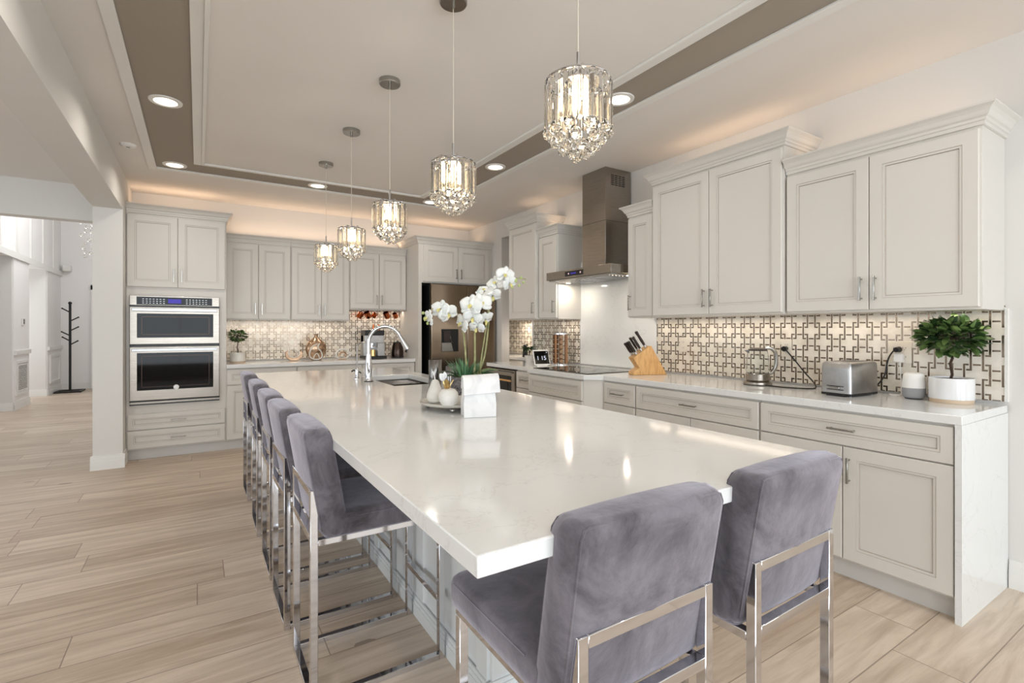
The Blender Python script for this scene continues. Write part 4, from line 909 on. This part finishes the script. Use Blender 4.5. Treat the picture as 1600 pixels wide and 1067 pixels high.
for (px, py, d, s_, nr, ro) in (
    (670, 497, 2.53, 0.044, (-0.8, -0.5, -0.1), 0.4), (688, 484, 2.55, 0.052, (-0.35, -0.9, 0.15), 0.15), (700, 490, 2.56, 0.050, (0.3, -0.8, -0.3), -0.5),
    (722, 505, 2.60, 0.050, (-0.7, -0.6, -0.1), 0.7), (736, 478, 2.55, 0.060, (-0.25, -0.95, 0.15), 0.1), (752, 474, 2.56, 0.058, (0.25, -0.9, 0.25), -0.2),
    (738, 497, 2.57, 0.050, (0.1, -0.9, -0.4), 0.3), (757, 500, 2.62, 0.052, (0.6, -0.5, -0.6), -0.6), (745, 512, 2.60, 0.042, (-0.2, -0.8, -0.6), 0.2),
    (757, 455, 2.62, 0.050, (-0.2, -0.6, 0.8), 0.5), (769, 463, 2.66, 0.050, (0.3, -0.7, -0.5), -0.4), (775, 443, 2.66, 0.050, (-0.3, -0.8, 0.4), -0.3), (789, 430, 2.64, 0.048, (0.1, -0.9, 0.1), 0.2), (796, 443, 2.63, 0.040, (0.5, -0.7, -0.3), -0.5)):
    nv = R_ * nr[0] + F_ * nr[1] + U_ * nr[2]
    flower(pos(px, py, d - 0.02), s_ * 0.95, nv, ro)
for (px, py, d, r_) in ((806, 438, 2.62, 0.009), (814, 434, 2.62, 0.007), (818, 441, 2.62, 0.006), (664, 498, 2.53, 0.009), (661, 489, 2.53, 0.007), (800, 448, 2.62, 0.008), (811, 446, 2.62, 0.007), (668, 505, 2.53, 0.007)):
    MB().ball(pos(px, py, d), r_, 10, 1.25).build('bud', 'bud', t)

# ------------------------------------------------------------------ right counter
def topiary(t, potr, poth, trunk_h, cr, cz, n, ls, seed, potmat='white_ceramic', crx=1.0):
    random.seed(seed)
    MB().lathe([(0.0, 0.0), (potr * 0.96, 0.0), (potr * 0.96, poth * 0.16), (0.0, poth * 0.16)], n=40).build('pot_base', 'potwood', t)
    MB().lathe([(0.0, poth * 0.16), (potr, poth * 0.16), (potr, poth), (potr * 0.95, poth), (potr * 0.94, poth * 0.93), (0.0, poth * 0.93)], n=44).build('pot', potmat, t)
    MB().lathe([(potr * 0.935, poth * 0.9), (potr * 0.9, poth * 0.94), (0, poth * 0.96)], n=24).build('soil', 'soil', t)
    tp = [Vector((0.004 * sin(k * 1.7), 0.004 * cos(k * 2.3), poth * 0.9 + (cz - poth * 0.9) * k / 8)) for k in range(9)]
    tr = MB().tube(tp, [0.0065 * (potr / 0.095) * (1 - 0.03 * (k % 2)) for k in range(9)], 10)
    for k in range(14):
        a = random.uniform(0, 2 * pi); e_ = random.uniform(-0.3, 0.9); L_ = cr * 0.75
        tr.tube([Vector((0, 0, cz - cr * 0.35)), Vector((cos(a) * L_ * 0.5, sin(a) * L_ * 0.5, cz + e_ * L_ * 0.3)), Vector((cos(a) * L_ * crx, sin(a) * L_ * crx, cz + e_ * L_ * 0.7))], [0.005 * cr / 0.14, 0.003 * cr / 0.14, 0.002 * cr / 0.14], 5)
    tr.build('trunk', 'bark', t)
    g1 = MB(); g1.cm = 0
    for i in range(n):
        u = random.uniform(-1, 1); a = random.uniform(0, 2 * pi); rr_ = cr * (0.62 + 0.38 * random.random() ** 0.6); s_ = math.sqrt(1 - u * u)
        c_ = Vector((rr_ * s_ * cos(a) * crx, rr_ * s_ * sin(a) * crx, cz + rr_ * u * 0.72))
        d = (Vector((s_ * cos(a), s_ * sin(a), u * 0.6)) + Vector((random.uniform(-.7, .7), random.uniform(-.7, .7), random.uniform(-.5, .6)))).normalized()
        g1.cm = random.randrange(2)
        leafm(g1, c_, c_ + d * ls * random.uniform(0.75, 1.15), ls * 0.31, (random.uniform(-.7, .7), random.uniform(-.7, .7), 1), 0.08, 5)
    f_ = g1.build('foliage', ['leaf', 'leaf_dark'], t, angle=70); f_['kind'] = 'stuff'
t = thing('potted_topiary', 'green topiary in a white pot at the waterfall end of the counter', 'potted plant', (3.318, 0.975, TZ))
topiary(t, 0.093, 0.128, 0.3, 0.110, 0.342, 340, 0.056, 3, crx=1.1)
t = speaker_ = thing('smart_speaker', 'white and grey smart speaker beside the nearest potted topiary', 'speaker', (3.315, 1.135, TZ))
MB().lathe([(0.046, 0.058), (0.052, 0.06), (0.0515, 0.09), (0.047, 0.125), (0.040, 0.138), (0.030, 0.143), (0.0, 0.1425)], n=36).build('top_shell', 'white_plastic', t)
MB().lathe([(0.0, 0.004), (0.040, 0.004), (0.048, 0.012), (0.053, 0.035), (0.052, 0.06), (0.0, 0.06)], n=36).build('fabric_base', 'grey_cloth', t)
MB().lathe([(0.0, 0.0), (0.039, 0.0), (0.041, 0.006), (0.0, 0.006)], n=36).build('foot_ring', 'black', t)
# toaster
t = thing('toaster', 'brushed aluminium two-slot toaster on the right-hand counter', 'toaster', (3.205, 1.405, TZ), radians(-4))
tb = MB(); rr = []
for z_, e in ((0.018, 0.0), (0.03, 0.0), (0.15, 0.001), (0.182, 0.003), (0.190, 0.008), (0.194, 0.018)):
    a, b_, c_, d_ = -0.145 + e, 0.145 - e, -0.083 + e, 0.083 - e; k = 0.016; loop = []
    for (cx_, cy_, t0) in ((b_ - k, d_ - k, 0), (a + k, d_ - k, pi / 2), (a + k, c_ + k, pi), (b_ - k, c_ + k, 3 * pi / 2)):
        for q in range(5): t_ = t0 + q * pi / 8; loop.append((cx_ + k * cos(t_), cy_ + k * sin(t_), z_))
    rr.append(loop)
tb.rings(rr).build('housing', 'steel_silver', t, angle=50)
MB().box(-0.142, -0.080, 0.004, 0.142, 0.080, 0.020).box(-0.148, -0.05, 0.0, -0.12, 0.05, 0.016).build('base', 'black', t, bevel=0.003)
for yy in (-0.032, 0.032): MB().box(-0.105, yy - 0.014, 0.1925, 0.105, yy + 0.014, 0.1955).build('slot', 'black', t)
MB().box(-0.149, -0.045, 0.055, -0.144, 0.045, 0.059).box(-0.149, -0.045, 0.035, -0.144, 0.045, 0.039).build('trim_lines', 'black', t)
MB().box(-0.158, -0.028, 0.040, -0.146, 0.030, 0.054).build('lever', 'nickel', t, bevel=0.002)
for xx in (-0.11, 0.11):
    for yy in (-0.06, 0.06): MB().cyl((xx, yy, 0), (xx, yy, 0.005), 0.009).build('foot', 'white_plastic', t)
tc_ = [Vector((3.345, 1.38, 0.95)), Vector((3.375, 1.34, 0.96)), Vector((3.41, 1.31, 1.02)), Vector((3.418, 1.30, 1.09)), Vector((3.412, 1.285, 1.135)), Vector((3.402, 1.262, 1.168)), Vector((3.395, 1.247, 1.176))]
cdm = MB().tube(spline(tc_), 0.0042, 8).cyl((3.392, 1.247, 1.176), (3.425, 1.243, 1.178), 0.014, 0.017)
for k in range(4): cdm.tube([(3.395, 1.335 + 0.014 * k, 1.045 - 0.008 * k), (3.375, 1.36 + 0.012 * k, 1.06 - 0.008 * k), (3.36, 1.40 + 0.008 * k, 1.05 - 0.008 * k)], 0.004, 6)
toaster_ = t; attach(cdm, t).build('power_cord', 'black', t)
# outlets
def outlet(y0, y1, z0, z1, label, n):
    t = thing('power_outlet', label, 'outlet', (RX - 0.0125, (y0 + y1) / 2, z0)); w_ = (y1 - y0) / 2; h_ = z1 - z0
    MB().box(-0.005, -w_, 0, 0, w_, h_).build('cover_plate', 'outlet', t, bevel=0.002)
    for k in range(n):
        yy = (k - (n - 1) / 2) * 0.045
        r_ = MB()
        for zz in (h_ * 0.3, h_ * 0.7): r_.box(-0.0056, yy - 0.008, zz - 0.006, -0.0049, yy - 0.006, zz + 0.004).box(-0.0056, yy + 0.006, zz - 0.006, -0.0049, yy + 0.008, zz + 0.004).cyl((-0.0056, yy, zz - 0.011), (-0.0049, yy, zz - 0.011), 0.002, n=8)
        r_.build('sockets', 'black', t)
outlet(1.185, 1.300, 1.10, 1.225, 'double outlet plate above the toaster with plugs in it', 2)
outlet(1.862, 1.935, 1.105, 1.225, 'outlet plate right of the glass kettle with black plug', 1)
outlet(2.725, 2.800, 1.105, 1.225, 'empty outlet plate near the knife block', 1)
tag(MB().box(3.402, 1.218, 1.105, 3.4315, 1.262, 1.155).build('power_adapter', 'white_plastic', None, bevel=0.004), 'white plug adapter in the large outlet plate', 'adapter')
wc = [Vector((3.415, 1.235, 1.105)), Vector((3.418, 1.232, 1.03)), Vector((3.41, 1.225, 0.945)), Vector((3.37, 1.22, 0.920)), Vector((3.36, 1.26, 0.920)), Vector((3.39, 1.27, 0.920)), Vector((3.40, 1.2, 0.920)), Vector((3.362, 1.16, 0.922))]
attach(MB().tube(spline(wc), 0.0026, 6), speaker_).build('power_cord', 'white_plastic', speaker_)
# glass kettle
t = thing('electric_kettle', 'glass electric kettle with steel base on the right-hand counter', 'kettle', (3.235, 1.985, TZ), radians(-38))
MB().lathe([(0.0, 0.0), (0.088, 0.0), (0.090, 0.006), (0.088, 0.020), (0.076, 0.026), (0.0, 0.026)], n=36).build('power_base', 'steelH', t)
MB().lathe([(0.0, 0.0), (0.0895, 0.0), (0.0905, 0.005), (0.0, 0.005)], n=36).build('base_foot', 'black', t)
MB().lathe([(0.0, 0.028), (0.070, 0.028), (0.075, 0.035), (0.076, 0.075), (0.072, 0.080), (0.0, 0.080)], n=36).build('heating_base', 'steelH', t)
MB().lathe([(0.0715, 0.080), (0.0735, 0.10), (0.072, 0.16), (0.067, 0.205), (0.061, 0.232), (0.0585, 0.232), (0.0645, 0.205), (0.0695, 0.16), (0.071, 0.10), (0.069, 0.082)], n=40).build('glass_jug', 'kettle_glass', t)
MB().lathe([(0.0, 0.250), (0.040, 0.250), (0.058, 0.243), (0.0625, 0.232), (0.0, 0.232)], n=36).prism([(-0.06, 0.236), (-0.085, 0.236), (-0.06, 0.216)], -0.016, 0.016, (0, 2, 1)).build('lid', 'darkbrown', t)
hp = [Vector((0.045, 0, 0.250)), Vector((0.080, 0, 0.250)), Vector((0.112, 0, 0.225)), Vector((0.121, 0, 0.175)), Vector((0.115, 0, 0.12)), Vector((0.092, 0, 0.085)), Vector((0.074, 0, 0.075))]
MB().tube(spline(hp, 4), 0.0125, 10).build('handle', 'nickel', t)
kc = [Vector((3.20, 1.90, 0.921)), Vector((3.19, 1.83, 0.9205)), Vector((3.20, 1.74, 0.9205)), Vector((3.24, 1.66, 0.921)), Vector((3.32, 1.65, 0.922)), Vector((3.375, 1.69, 0.95)), Vector((3.40, 1.76, 1.01)), Vector((3.405, 1.83, 1.09)), Vector((3.405, 1.875, 1.14)), Vector((3.40, 1.893, 1.160))]
attach(MB().tube(spline(kc), 0.0045, 8).cyl((3.396, 1.896, 1.160), (3.4315, 1.898, 1.162), 0.018, 0.014), t).build('power_cord', 'black', t)
# knife block (local x = view right, tilted slots at upper left)
t = thing('knife_block', 'light wood knife block with dark-handled knives by the cooktop', 'knife block', (3.19, 2.93, TZ), math.atan2(R_.y, R_.x) + radians(10))
MB().prism([(-0.150, 0.0), (0.150, 0.0), (0.012, 0.240), (-0.004, 0.240), (-0.150, 0.142), (-0.095, 0.060), (-0.150, 0.025)], -0.05, 0.05).build('block', 'blockwood', t, bevel=0.004)
def knife(label, x_, y_, z_, L_, r_):
    d = Vector((-0.557, 0, 0.83)).normalized(); n_ = Vector((0.78, 0, 0.62))
    wm = Matrix.Translation(t.location) @ Matrix.Rotation(t.rotation_euler[2], 4, 'Z'); c_ = Vector((x_, y_, z_))
    k = thing('knife', label, 'knife', tuple(wm @ c_), t.rotation_euler[2], 'knives in the wooden block')
    MB().cyl(-d * 0.012, d * 0.012, r_ * 0.8, n=12).build('bolster', 'blade', k)
    MB().tube([d * 0.012, d * (0.012 + L_ * 0.3), d * (0.012 + L_ * 0.7), d * (0.012 + L_ * 0.93), d * (0.012 + L_)], [r_ * 0.8, r_, r_ * 0.9, r_ * 1.1, r_ * 0.8], 10).build('handle', 'darkbrown', k)
    MB().cyl(d * (0.012 + L_), d * (0.015 + L_), r_ * 0.7, n=10).build('end_cap', 'blade', k)
for (lb, q_, y_, L_, r_) in (('topmost knife of the block with the longest dark handle', 0.14, -0.025, 0.135, 0.013), ('knife in the middle row, on the viewer side', 0.42, -0.03, 0.115, 0.012), ('knife in the middle row, on the far side', 0.46, 0.02, 0.11, 0.011),
                         ('knife in the lower row on the viewer side of the block', 0.72, -0.032, 0.105, 0.011), ('middle knife of the lower row', 0.76, 0.0, 0.10, 0.011), ('lower row knife farthest from the viewer', 0.80, 0.032, 0.095, 0.011)):
    x_, z_ = -0.006 - 0.146 * q_ - 0.008, 0.240 - 0.098 * q_ + 0.0115
    knife(lb, x_, y_, z_, L_, r_)
# smart display
t = thing('smart_display', 'small white smart display showing 1 15 beside the cooktop', 'screen', (2.985, 4.17, TZ), math.atan2(R_.y, R_.x) + radians(22))
ti = Matrix.Rotation(radians(-20), 4, 'X')
b_ = MB().box(-0.088, 0.0, 0.0, 0.088, 0.012, 0.165).xf(Matrix.Translation((0, -0.03, 0.012)) @ ti).build('body', 'white_plastic', t, bevel=0.005)
sc_ = MB().box(-0.080, -0.002, 0.012, 0.080, 0.0, 0.150).xf(Matrix.Translation((0, -0.03, 0.012)) @ ti).build('screen', 'black_glass', t)
MB().prism([(-0.03, 0), (0.06, 0), (0.05, 0.03), (0.02, 0.09), (-0.02, 0.02)], -0.06, 0.06, (1, 2, 0)).build('stand', 'white_plastic', t, bevel=0.005)
def text3d(name, s, size, mat, parent, mtx):
    c_ = bpy.data.curves.new(name, 'FONT'); c_.body = s; c_.size = size; c_.extrude = 0.0004; c_.align_x = 'CENTER'; c_.align_y = 'CENTER'
    o_ = bpy.data.objects.new(name + '_tmp', c_); COL.objects.link(o_); dg = bpy.context.evaluated_depsgraph_get(); me = bpy.data.meshes.new_from_object(o_.evaluated_get(dg))
    bpy.data.objects.remove(o_, do_unlink=True); me.transform(mtx); me.materials.clear(); me.materials.append(M[mat]); o = bpy.data.objects.new(name, me); COL.objects.link(o); o.parent = parent; return o
text3d('clock_digits', '1 15', 0.062, 'led_white', sc_, Matrix.Translation((0, -0.03, 0.012)) @ ti @ Matrix.Translation((-0.004, -0.0028, 0.072)) @ Matrix.Rotation(radians(90), 4, 'X'))
MB().box(0.058, -0.0028, 0.130, 0.066, -0.0018, 0.138).xf(Matrix.Translation((0, -0.03, 0.012)) @ ti).build('weather_icon', 'led_white', sc_)
# spice rack
t = thing('spice_rack', 'revolving bamboo and chrome spice rack behind the cooktop', 'spice rack', (3.295, 4.25, TZ), math.atan2(R_.y, R_.x))
MB().lathe([(0, 0), (0.092, 0), (0.092, 0.012), (0, 0.012)], n=32).build('chrome_disc', 'chrome', t); MB().lathe([(0, 0.322), (0.088, 0.322), (0.088, 0.336), (0, 0.336)], n=32).build('chrome_disc', 'chrome', t)
for a in (45, 135, 225, 315):
    x_, y_ = 0.082 * cos(radians(a)), 0.082 * sin(radians(a)); MB().box(x_ - 0.010, y_ - 0.010, 0.012, x_ + 0.010, y_ + 0.010, 0.322).build('post', 'bamboo', t)
MB().box(-0.018, -0.018, 0.012, 0.018, 0.018, 0.322).build('core', 'bamboo', t)
wm = Matrix.Translation(t.location) @ Matrix.Rotation(t.rotation_euler[2], 4, 'Z')
j0 = None
RN = ['bottom', 'second', 'third', 'fourth', 'fifth', 'top']
for s_ in (0, 1):
    for k in range(6):
        ang = -pi / 2 if s_ == 0 else pi
        c_ = wm @ Vector((0.055 * cos(ang), 0.055 * sin(ang), 0.040 + 0.051 * k)); rz = t.rotation_euler[2] + ang
        lb = 'spice jar on the %s row of the rack, %s' % (RN[k], 'facing the room' if s_ == 0 else 'left side')
        if j0 is None:
            j0 = thing('spice_jar', lb, 'jar', tuple(c_), rz, 'spice jars in the rack')
            MB().cyl((-0.028, 0, 0), (0.022, 0, 0), 0.021, n=18).build('glass', 'spice', j0)
            MB().cyl((0.022, 0, 0), (0.030, 0, 0), 0.020, n=18).build('cap', 'darkgold', j0)
        else: dup(j0, tuple(c_), rz, lb)
t = thing('potted_plant', 'small bushy green plant behind the smart display', 'potted plant', (3.22, 4.74, TZ))
random.seed(11)
MB().lathe([(0, 0), (0.04, 0), (0.055, 0.075), (0.05, 0.078), (0.045, 0.068), (0, 0.068)], n=24).build('pot', 'pearl', t)
g = MB()
for i in range(110):
    a = random.uniform(0, 2 * pi); e_ = random.uniform(-0.2, 1.0); c_ = Vector((0, 0, 0.12)) + Vector((cos(a) * 0.055, sin(a) * 0.055, e_ * 0.065)) * random.uniform(0.5, 1.15)
    leafm(g, c_, c_ + Vector((cos(a), sin(a), random.uniform(-0.3, 0.7))).normalized() * 0.04, 0.012, (0, 0, 1), 0.1, 4)
f_ = g.build('foliage', 'leaf_dark', t, angle=70); f_['kind'] = 'stuff'
MB().tube([(0, 0, 0.06), (0.002, 0, 0.12)], 0.006, 6).build('stem', 'bark', t)
t = thing('cordless_phone', 'black handset standing in the pantry by the opening', 'phone', (3.78, 5.66, 0.9155), radians(-30))
MB().prism([(-0.04, 0.0), (0.04, 0.0), (0.035, 0.02), (0.02, 0.16), (-0.005, 0.17), (-0.03, 0.16)], -0.03, 0.03).build('handset', 'black', t, bevel=0.006)

# ------------------------------------------------------------------ back counter
t = thing('potted_topiary', 'small topiary in a pale pot beside the oven tower', 'potted plant', (0.375, 6.42, TZ))
topiary(t, 0.078, 0.115, 0.25, 0.072, 0.305, 170, 0.040, 8, 'pearl', crx=1.15)
def loop_pts(prof, y_, n=40): return [Vector((a, y_, b_)) for a, b_ in prof]
# left: crescent bowl ornament
t = thing('ring_ornament', 'low champagne ceramic crescent ornament, left of the big vase', 'ornament', (0.965, 6.42, TZ))
out = [(0.098 * cos(a) * (1.0), 0.078 + 0.078 * sin(a)) for a in [radians(d) for d in range(150, 391, 12)]]
inn = [(0.056 * cos(a) - 0.004, 0.092 + 0.046 * sin(a)) for a in [radians(d) for d in range(390, 149, -12)]]
MB().prism(out + inn, -0.03, 0.03).build('body', 'gold', t, bevel=0.006, seg=3)
MB().tube([Vector((a, -0.031, b_)) for a, b_ in [(0.060 * cos(radians(d)) - 0.004, 0.092 + 0.050 * sin(radians(d))) for d in range(150, 391, 12)]], 0.006, 8).build('pale_rim', 'pearl', t)
MB().box(-0.05, -0.025, 0.0, 0.05, 0.025, 0.008).build('foot', 'gold', t, bevel=0.002)
# vase with leaf opening
t = thing('vase', 'round champagne ceramic vase with a pierced pale leaf shape', 'vase', (1.215, 6.42, TZ))
vp = [(0.0, 0.0), (0.055, 0.0), (0.075, 0.02), (0.105, 0.07), (0.122, 0.13), (0.118, 0.18), (0.090, 0.225), (0.045, 0.262), (0.022, 0.285), (0.020, 0.298), (0.030, 0.318), (0.026, 0.318), (0.0, 0.298)]
v_ = MB().lathe(vp, n=36); v_.v = [(p[0], p[1] * 0.5, p[2]) for p in v_.v]; v_.build('body', 'gold', t, angle=60)
lp = [(0.0, 0.20), (-0.045, 0.17), (-0.075, 0.12), (-0.080, 0.07), (-0.060, 0.030), (-0.02, 0.013), (0.025, 0.014), (0.058, 0.035), (0.062, 0.07), (0.045, 0.11), (0.020, 0.14), (0.012, 0.17), (0.03, 0.205)]
def on_vase(a, b_):
    r_ = 0.12
    for i in range(len(vp) - 1):
        if vp[i][1] <= b_ <= vp[i + 1][1] and vp[i + 1][1] > vp[i][1]: f_ = (b_ - vp[i][1]) / (vp[i + 1][1] - vp[i][1]); r_ = vp[i][0] + (vp[i + 1][0] - vp[i][0]) * f_; break
    q = max(0.02, 1 - (a / max(r_, 0.01)) ** 2); return Vector((a, -0.5 * r_ * math.sqrt(q) - 0.003, b_))
lpts = spline([on_vase(a, b_) for a, b_ in lp], 4)
MB().tube(lpts, 0.008, 8, closed=False).build('leaf_rim', 'pearl', t)
MB().tube(spline([on_vase(-0.035, 0.03), on_vase(-0.02, 0.07), on_vase(0.0, 0.085), on_vase(0.018, 0.065), on_vase(0.03, 0.03)], 4), 0.006, 8).build('inner_curl', 'pearl', t)
vin = MB().add([on_vase(a * 0.98, b_) + Vector((0, 0.002, 0)) for a, b_ in lp[1:12]] + [on_vase(-0.005, 0.08) + Vector((0, 0.001, 0))], [(i, i + 1, 11) for i in range(10)] + [(10, 0, 11)]); vo = vin.build('pierced_shade', 'darkgold', t); sl = vo.modifiers.new('s', 'SOLIDIFY'); sl.thickness = 0.002
# right: teardrop ring
t = thing('ring_ornament', 'small teardrop ring ornament in pale ceramic, right of the vase', 'ornament', (1.535, 6.42, TZ))
dp_ = [Vector((0.10, 0, 0.065))] + [Vector((0.078 * cos(radians(d)) - 0.005, 0, 0.068 + 0.062 * sin(radians(d)))) for d in range(40, 330, 15)]
MB().tube(spline(dp_ + [dp_[0]], 3), 0.011, 10).build('ring', 'pearl', t)
MB().tube(spline([Vector((-0.045, 0, 0.03)), Vector((-0.035, 0, 0.075)), Vector((0.0, 0, 0.09)), Vector((0.035, 0, 0.07)), Vector((0.03, 0, 0.03))], 4), 0.011, 8).build('inner_ring', 'gold', t)
MB().box(-0.05, -0.02, 0, 0.04, 0.02, 0.012).build('foot', 'gold', t, bevel=0.003)
# espresso machine
t = thing('espresso_machine', 'silver and black espresso machine on the back counter', 'coffee machine', (1.915, 6.42, TZ))
MB().box(-0.135, -0.15, 0, 0.135, 0.13, 0.035).build('drip_base', 'black', t, bevel=0.004)
MB().box(-0.125, 0.0, 0.035, 0.125, 0.12, 0.30).build('body', 'steel_silver', t, bevel=0.004)
MB().box(-0.125, -0.06, 0.20, 0.125, 0.12, 0.30).build('head', 'steel_silver', t, bevel=0.004)
MB().box(-0.125, -0.08, 0.298, 0.125, 0.12, 0.365).build('top_housing', 'black', t, bevel=0.006)
MB().box(0.03, -0.10, 0.035, 0.12, 0.0, 0.20).build('milk_tank', 'steel_silver', t, bevel=0.003)
MB().cyl((-0.075, -0.064, 0.235), (-0.075, -0.058, 0.235), 0.022).build('gauge', 'black_glass', t)
MB().cyl((-0.02, -0.03, 0.14), (-0.02, -0.03, 0.2), 0.032).cyl((-0.02, -0.06, 0.165), (-0.03, -0.17, 0.15), 0.011).build('portafilter', 'chrome', t)
MB().tube([(0.02, -0.07, 0.22), (0.02, -0.09, 0.16), (0.03, -0.11, 0.10)], 0.004, 8).build('steam_wand', 'chrome', t)
MB().cyl((-0.02, -0.07, 0.036), (-0.02, -0.07, 0.115), 0.036, 0.032, 20).build('milk_jug', 'brass', t)
tag(MB().cyl((0, 0, 0), (0, 0, 0.075), 0.013, 0.011, 12).build('tamper', 'copper', None), 'copper tamper standing on the espresso machine, left one', 'tamper', 'copper tampers on the machine').location = (1.92, 6.42, TZ + 0.3655)
tag(MB().cyl((0, 0, 0), (0, 0, 0.075), 0.013, 0.011, 12).build('tamper', 'copper', None), 'copper tamper standing on the espresso machine, right one', 'tamper', 'copper tampers on the machine').location = (1.99, 6.42, TZ + 0.3655)
t = thing('electric_kettle', 'dark kettle on the back counter beside the refrigerator surround', 'kettle', (2.235, 6.40, TZ))
MB().lathe([(0, 0), (0.082, 0), (0.084, 0.02), (0.0, 0.02)], n=28).build('power_base', 'black', t)
MB().lathe([(0, 0.02), (0.078, 0.02), (0.080, 0.06), (0.072, 0.14), (0.058, 0.195), (0.0, 0.195)], n=30).build('jug', 'darksteel', t)
MB().lathe([(0.058, 0.195), (0.055, 0.206), (0.0, 0.212)], n=24).cyl((0, 0, 0.21), (0, 0, 0.225), 0.012).build('lid', 'black', t)
MB().tube(spline([Vector((0.04, -0.01, 0.205)), Vector((0.09, -0.02, 0.205)), Vector((0.115, -0.03, 0.16)), Vector((0.105, -0.03, 0.07))], 4), 0.011, 8).build('handle', 'black', t)
# copper mugs hanging under the short cabinet
ML = ['leftmost hanging copper mug', 'second hanging copper mug, partly behind the leftmost', 'third hanging copper mug, in the middle', 'large hanging copper mug, second from the right', 'rightmost small hanging copper mug']
hk = thing('mug_rail', 'thin rail with hooks under the short wall cabinet', 'hook rail', (2.01, 6.52, 1.5445))
MB().box(-0.30, -0.006, -0.006, 0.30, 0.006, 0).build('bar', 'nickel', hk)
for i, (px_, s_, tl) in enumerate(((1.780, 0.95, 32), (1.858, 0.95, -32), (1.965, 0.80, 28), (2.11, 0.95, -32), (2.25, 0.8, -28))):
    MB().tube([(px_ - 2.01, 0, -0.005), (px_ - 2.01, 0, -0.022), (px_ - 2.004, 0, -0.030), (px_ - 1.995, 0, -0.024)], 0.0018, 6).build('hook', 'nickel', hk)
    t = thing('copper_mug', 'polished copper mug: ' + ML[i], 'mug', (px_, 6.53 - 0.07 * (i % 2), 1.478), 0, 'copper mugs under the cabinet')
    t.rotation_euler = (radians(20), radians(tl), 0)
    k = s_
    MB().lathe([(0, -0.042 * k), (0.036 * k, -0.042 * k), (0.040 * k, -0.035 * k), (0.040 * k, 0.045 * k), (0.037 * k, 0.045 * k), (0.036 * k, -0.034 * k), (0, -0.036 * k)], n=24).build('body', 'copper', t)
    MB().tube([(0.038 * k, 0, 0.03 * k), (0.062 * k, 0, 0.025 * k), (0.068 * k, 0, 0.0), (0.060 * k, 0, -0.024 * k), (0.039 * k, 0, -0.028 * k)], 0.004 * k, 8).build('handle', 'copper', t)

# ------------------------------------------------------------------ foyer
t = thing('coat_rack', 'black metal coat rack on a square base in the foyer', 'coat rack', (-2.24, 13.55, 0))
MB().cyl((0, 0, 0.02), (0, 0, 1.82), 0.022, n=14).ball((0, 0, 1.83), 0.032, 12).build('pole', 'black_metal', t)
MB().box(-0.21, -0.24, 0, 0.21, -0.20, 0.03).box(-0.21, 0.20, 0, 0.21, 0.24, 0.03).box(-0.21, -0.2, 0, -0.17, 0.2, 0.03).box(0.17, -0.2, 0, 0.21, 0.2, 0.03).box(-0.17, -0.03, 0, 0.17, 0.03, 0.03).build('base', 'black_metal', t, bevel=0.003)
for (z, a) in ((1.64, 170), (1.46, 10), (1.26, 20), (1.16, 190), (1.05, 165), (0.97, -15)):
    MB().cyl((0, 0, z), (0.13 * cos(radians(a)), 0.13 * sin(radians(a)), z + 0.08), 0.012, n=10).ball((0.13 * cos(radians(a)), 0.13 * sin(radians(a)), z + 0.08), 0.016, 10).build('hook', 'black_metal', t)
tag(MB().box(-2.44, 13.85, 2.52, -2.30, 14.0, 2.66).build('motion_sensor', 'white_plastic', None, bevel=0.02), 'small white sensor box in the far corner of the foyer', 'sensor').location = (0, 0.1, 0)
t = thing('thermostat', 'small square thermostat on the foyer wall', 'thermostat', (FX + 0.0005, 11.36, 1.36))
MB().box(0, -0.06, 0, 0.02, 0.06, 0.12).build('body', 'white_plastic', t, bevel=0.004); MB().box(0.02, -0.045, 0.02, 0.022, 0.045, 0.10).build('screen', 'nickel', t)
t = thing('air_grille', 'white return-air grille low on the foyer wall', 'vent', (FX + 0.0005, 11.33, 0.28))
MB().box(0, -0.26, 0, 0.012, 0.26, 0.44).build('frame', 'trim', t, bevel=0.002)
s_ = MB()
for k in range(16): s_.box(0.0121, -0.23, 0.03 + k * 0.025, 0.016, 0.23, 0.04 + k * 0.025)
s_.build('louvres', 'nickel', t)
# crystal chandelier strands high in the foyer
t = thing('chandelier', 'crystal chandelier glimpsed high in the foyer beside the pillar', 'chandelier', (-1.72, 12.2, 5.2))
MB().cyl((0, 0, -1.3), (0, 0, 0), 0.012, n=10).lathe([(0, -1.34), (0.16, -1.34), (0.16, -1.30), (0, -1.30)], n=24).build('frame', 'chrome', t)
random.seed(4); cb_ = MB().ball((0, 0, 0), 0.03, 8).build('crystal_ball', 'crystal', t, smooth=False)
for k in range(40):
    o = cb_ if k == 0 else cb_.copy()
    if k: COL.objects.link(o)
    a = k * 2.4; r_ = 0.14 * math.sqrt((k % 9 + 1) / 9); o.location = (r_ * cos(a), r_ * sin(a), -1.40 - 0.03 * k + 0.0)
MB().cyl((0, 0, -2.60), (0, 0, -1.34), 0.004, n=6).build('strand', 'chrome', t)
MB().ball((0, 0, -1.5), 0.03, 10).build('bulb', 'bulb', t)
